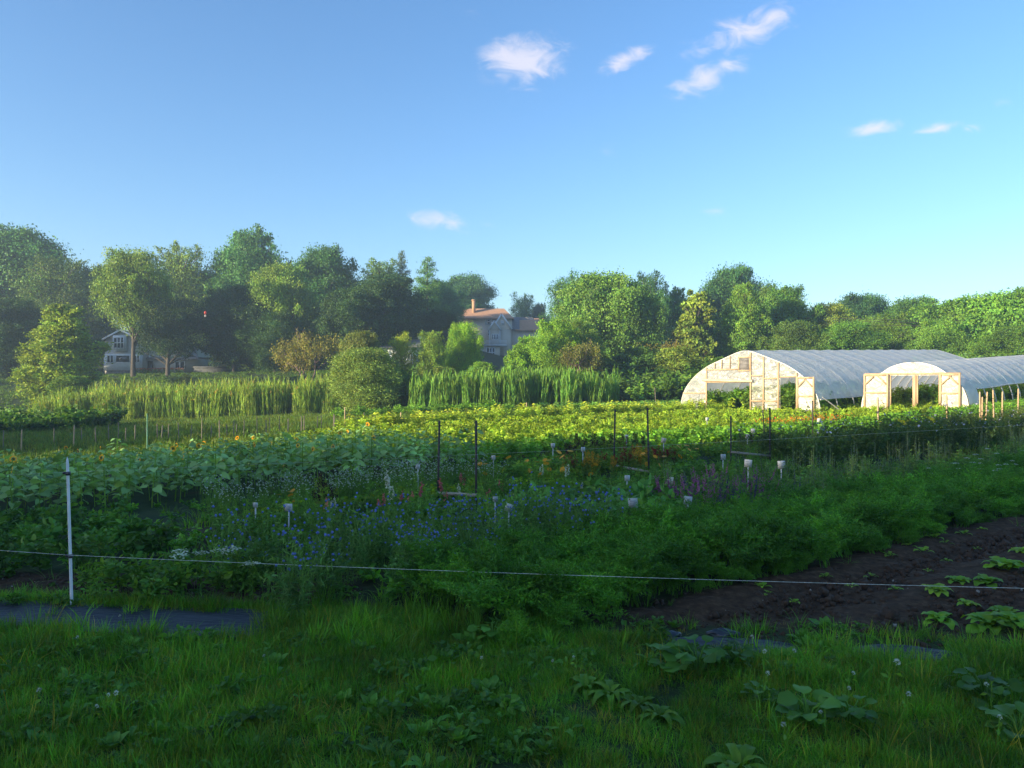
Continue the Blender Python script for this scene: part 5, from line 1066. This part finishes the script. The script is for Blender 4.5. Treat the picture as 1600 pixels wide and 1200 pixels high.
# ------------------------------------------------------------------ single plants
def plants(name, kinds, mats, spots, cat, grp, sc=1.):
    ms = [k.mesh(name, mats) for k in kinds]
    for i, sp in enumerate(spots):
        px, py, s_, lab = sp; b = G(px, py); o = bpy.data.objects.new(name, ms[i % len(ms)]); SC.collection.objects.link(o); o.location = b; o.scale = (s_*sc,)*3; o.rotation_euler = (0, 0, random.uniform(0, 6.28)); tag(o, lab, cat, grp)
LE = [P_rosette(26, .15, .085, 1.3, (.085, .17, .028)), P_rosette(24, .14, .09, 1.2, (.075, .16, .025)), P_rosette(28, .14, .08, 1.5, (.095, .165, .03))]
plants('leafy_green_plant', LE, LEAF, [(1570, 893, 1.15, 'large bright lettuce-like plant near the right frame edge, upper row'), (1543, 915, .8, 'leafy plant just left below the large upper one'), (1462, 930, .8, 'leafy plant where the wire passes, left end of the row'), (1497, 915, .75, 'leafy plant crossed by the wire right of the left end one'),
  (1466, 975, .8, 'leafy plant below the wire left end plant'), (1512, 950, .55, 'small leafy plant between the wire and the yellowing ones'), (1545, 985, 1., 'leafy plant left of the yellowing one in the lower row'), (1588, 985, 1.15, 'leafy plant with yellowing leaves at the lower right edge'), (1598, 868, .8, 'leafy plant cut by the right frame edge in the upper row'),
  (1570, 968, .8, 'leafy plant squeezed between the two lower right ones')], 'leafy plant', 'leafy crop plants on the bare soil')
SM = [P_rosette(8, .065, .04, 1.1, (.07, .14, .025)), P_rosette(6, .06, .04, 1.2, (.08, .14, .03))]
plants('seedling', SM, LEAF, [(px, py, s_, 'small green seedling on the bare dark soil') for px, py, s_ in ((1390, 872, 1.), (1420, 856, 1.), (1443, 866, 1.2), (1436, 850, .8), (1460, 845, 1.3), (1478, 852, 1.), (1506, 838, 1.1), (1554, 808, 1.2), (1500, 815, .8), (1525, 860, .7), (1190, 922, 1.), (1200, 930, .7), (1290, 905, .8), (1330, 920, .8), (1240, 945, .7), (1362, 905, .9), (1400, 925, .8), (1575, 800, .9), (1535, 830, .8), (1592, 815, 1.), (1480, 880, .7), (1450, 895, .7))], 'seedling', 'small seedlings on the bare soil')
BD = [P_broad(18, .10, .09, .13, (.034, .085, .026)), P_broad(15, .125, .115, .12, (.038, .09, .028))]
plants('broad_leaf_weed', BD, LEAF, [(1090, 1060, 1., 'big clump of broad dark leaves in front of the plastic bundles'), (1050, 1050, .8, 'broad leaved weed left of the big clump by the plastic bundles'), (1140, 1045, .7, 'broad leaved weed right of the big clump by the plastic bundles'), (1262, 1135, .85, 'round leaved weed low in the grass right of centre'), (1330, 1140, .7, 'round leaved weed with one pale leaf curling up'), (1190, 1100, .5, 'single pale round leaf above the grass'), (1540, 1105, .8, 'pale blue green broad leaf near the right edge'), (1592, 1160, .8, 'broad leaf cut by the lower right frame edge'), (770, 1005, .7, 'ragged broad leaved weed in the middle of the grass line')], 'weed', 'broad leaved weeds in the grass')
DKK = [P_rosette(17, .2, .06, 1.3, (.05, .105, .022), 'k'), P_rosette(15, .18, .06, 1.2, (.045, .10, .022), 'k')]
plants('dock_plant', DKK, LEAF, [(955, 1095, .75, 'dock with long upright leaves left of the broad leaf clump'), (1000, 1110, .7, 'dock with long leaves below the broad leaf clump'), (1030, 1130, .65, 'dock with long leaves nearest the bottom centre'), (915, 1080, .7, 'small dock at the left of its group'), (1155, 1215, .9, 'upright pale leaf at the bottom edge')], 'dock', 'long leaved docks in the grass')
CL = [P_stems(2, .17, .02, 'clover', (.55, .60, .50), .013, (.05, .11, .03), 6, .03, .015, .2, nfl=1)]
plants('clover_flower', CL, FM, [(px, py, s_, 'small white clover flower in the foreground grass') for px, py, s_ in ((1195, 1060, 1.1), (1230, 1058, 1.), (1190, 1100, 1.), (1385, 1095, 1.4), (1415, 1130, 1.), (1325, 1085, .8), (1549, 1124, 1.), (1235, 1185, 1.), (1556, 1170, .9), (1165, 1035, 1.), (75, 1125, 1.), (178, 1130, 1.), (160, 1128, .8), (140, 1145, .8), (130, 1025, .8), (195, 992, .8), (900, 1060, .7), (420, 1055, .7), (868, 1062, .7), (1320, 1110, .8), (760, 1060, .8), (1290, 1160, .8))], 'clover flower', 'white clover flowers in the grass')
YW = [P_stems(5, .36, .06, 'cluster', (.62, .66, .46), .06, (.05, .11, .03), 70, .07, .02, .3, nfl=2), P_stems(4, .34, .05, 'cluster', (.62, .66, .46), .055, (.05, .11, .03), 60, .07, .02, .25, nfl=1)]
plants('umbel_flower', YW, FM, [(285, 925, 1., 'leftmost white flat topped flower behind the ground cloth'), (314, 918, 1., 'second white flat topped flower from the left'), (347, 915, .9, 'low white flat topped flower in the middle of the group'), (380, 925, 1.2, 'largest white flat topped flower just under the wire'), (390, 935, .85, 'right lower white flat topped flower below the wire')], 'umbel flower', 'white flat topped flowers')
def plume(col): return P_stems(7, .46, .1, 'plume', col, .042, (.06, .09, .03), 90, .08, .03, .15)
PR, PY, PO, PD = plume((.22, .02, .02)), plume((.48, .27, .02)), plume((.55, .14, .02)), plume((.05, .018, .025))
def plumes(k, nm, spots, lab, grp): plants('celosia_'+nm, [k], FM, [(a, b, c, lab) for a, b, c in spots], 'celosia', grp)
plumes(PR, 'plant', [(975, 745, 1.), (985, 738, 1.1), (1030, 740, 1.), (1045, 738, 1.), (965, 748, .9), (1020, 736, 1.), (994, 742, .9), (1032, 732, .8), (940, 740, .8), (890, 742, .8), (900, 748, .8)], 'dark red plumed celosia by the second post pair', 'red celosias')
plumes(PY, 'plant', [(915, 752, 1.), (925, 750, .9), (1000, 745, 1.1), (1010, 748, 1.), (1005, 738, 1.), (935, 754, .9), (953, 750, .8), (880, 757, .7)], 'yellow plumed celosia by the second post pair', 'yellow celosias')
plumes(PD, 'plant', [(505, 812, 1.15), (512, 816, 1.), (498, 815, .9)], 'dark maroon celosia left of the pink snapdragons', 'maroon celosias')
plumes(PD, 'plant', [(893, 728, 1.1), (905, 722, 1.2), (920, 720, 1.2), (935, 722, 1.1), (948, 718, 1.1), (968, 716, 1.1), (985, 715, 1.1), (1000, 716, 1.), (880, 732, 1.), (1180, 712, 1.), (1195, 710, 1.1), (1160, 712, 1.), (1210, 712, 1.)], 'dark purple leaved plant behind the celosias and third post pair', 'dark purple plants')
SNP = P_stems(4, .52, .06, 'spike', (.62, .16, .16), .028, (.05, .1, .035), 50, .06, .014, .15, nfl=2); SNW = P_stems(4, .52, .06, 'spike', (.62, .64, .50), .028, (.05, .1, .035), 50, .06, .014, .15, nfl=2)
plants('snapdragon', [SNP], FM, [(a, b, c, 'pink snapdragon spike near the left steel posts') for a, b, c in ((501, 835, 1.), (598, 822, 1.), (650, 800, 1.), (643, 805, .8), (696, 792, 1.), (724, 782, 1.), (622, 805, .8), (780, 785, .8), (700, 800, .7), (760, 795, .7))], 'snapdragon', 'pink snapdragons')
plants('snapdragon', [SNW], FM, [(a, b, c, 'white snapdragon spike near the left steel posts') for a, b, c in ((597, 805, 1.2), (619, 815, .9), (527, 830, .8), (712, 795, .7), (852, 770, .9), (890, 770, .9), (906, 800, .8))], 'snapdragon', 'white snapdragons')
ZN = P_stems(4, .5, .08, 'disc', (.75, .36, .02), .055, (.05, .1, .03), 50, .07, .03, .3, nfl=3)
plants('yellow_flower', [ZN], FM, [(a, b, c, 'yellow orange flower head in the middle beds') for a, b, c in ((877, 765, 1.), (885, 752, 1.), (781, 765, 1.), (840, 770, .9), (921, 765, .8), (1066, 740, 1.), (1084, 735, .8), (1010, 752, .9), (860, 758, .8), (828, 760, .8), (1130, 735, .7), (1035, 750, .8), (760, 765, .8), (460, 812, .7), (440, 820, .7))], 'flower', 'yellow orange flowers')
GR = P_stems(12, 1.15, .3, 'disc', (.75, .62, .02), .06, (.06, .1, .03), 160, .09, .03, .3, nfl=11)
for px, py, s_, lab in ((1412, 672, .85, 'yellow flowering clump below the left opening of the small tunnel'), (1457, 668, 1., 'bright yellow flowering clump below the right opening of the small tunnel')):
    me = GR.mesh('yellow_flower_clump', FM); y = 18.5; b = W(px, py, y); b.z = float(T(b.x, b.y)); top = 1.65-(py-22-600)/1200*y*1.0
    o = bpy.data.objects.new('yellow_flower_clump', me); SC.collection.objects.link(o); o.location = b; o.scale = (1, 1, (1.65-(py-15-600)/1200*y-b.z)/1.1); tag(o, lab, 'flower clump', 'yellow clumps')
# pale spires over the carrot tops
SPI = [P_stems(3, .82, .05, 'spike', (.20, .25, .20), .010, (.06, .09, .06), 26, .05, .012, .12), P_stems(2, .9, .04, 'spike', (.18, .21, .2), .009, (.055, .085, .055), 20, .05, .012, .1)]
ms = [k.mesh('flower_spire', FM) for k in SPI]
for i in range(84):
    u = rng.uniform(7.2, 24); v = rng.uniform(5.7, 6.9); x, y = uv2xy(u, v); o = bpy.data.objects.new('flower_spire', ms[i % 2]); SC.collection.objects.link(o); s_ = rng.uniform(.8, 1.08); o.location = (x, y, float(T(x, y))); o.scale = (s_, s_, s_); o.rotation_euler = (0, 0, rng.uniform(0, 6))
    tag(o, 'pale grey green flower spire behind the carrot tops', 'flower spire', 'pale flower spires')
# white umbels over the carrots on the right
QA = P_stems(3, .62, .05, 'cluster', (.6, .64, .58), .035, (.04, .1, .03), 20, .05, .012, .2, nfl=2).mesh('white_umbel', FM)
for i in range(22):
    u = rng.uniform(11, 21); v = rng.uniform(4.6, 5.6); x, y = uv2xy(u, v); o = bpy.data.objects.new('white_umbel', QA); SC.collection.objects.link(o); s_ = rng.uniform(.8, 1.1); o.location = (x, y, float(T(x, y))); o.scale = (s_,)*3; o.rotation_euler = (0, 0, rng.uniform(0, 6))
    tag(o, 'white umbel flower above the carrot tops at the right', 'umbel flower', 'white umbels over the carrot tops')
# green pole in the sunflowers
b = G(230, 722); g = Geo(); tube(g, [[0, 0, -.1], [0, 0, (722-646)*b.y/1200]], [.018, .012], (1, 1, 1), 7); tag(g.obj('garden_pole', solid('green_pole', (.12, .32, .2), None, 9, .6), loc=b), 'tall thin green pole at the edge of the sunflowers', 'pole')
# ------------------------------------------------------------------ haze
m, nt = newmat('haze'); pv = nt.nodes.new('ShaderNodeVolumePrincipled'); pv.inputs['Color'].default_value = (.62, .82, 1, 1); pv.inputs['Density'].default_value = .0012; pv.inputs['Anisotropy'].default_value = .35
oo = nt.nodes.new('ShaderNodeOutputMaterial'); nt.links.new(pv.outputs[0], oo.inputs['Volume'])
g = Geo(); box(g, [10, 60, 11.5], [340, 330, 34], (1, 1, 1)); o = g.obj('haze', m); tag(o, 'thin evening haze over the garden', 'haze', kind='stuff')
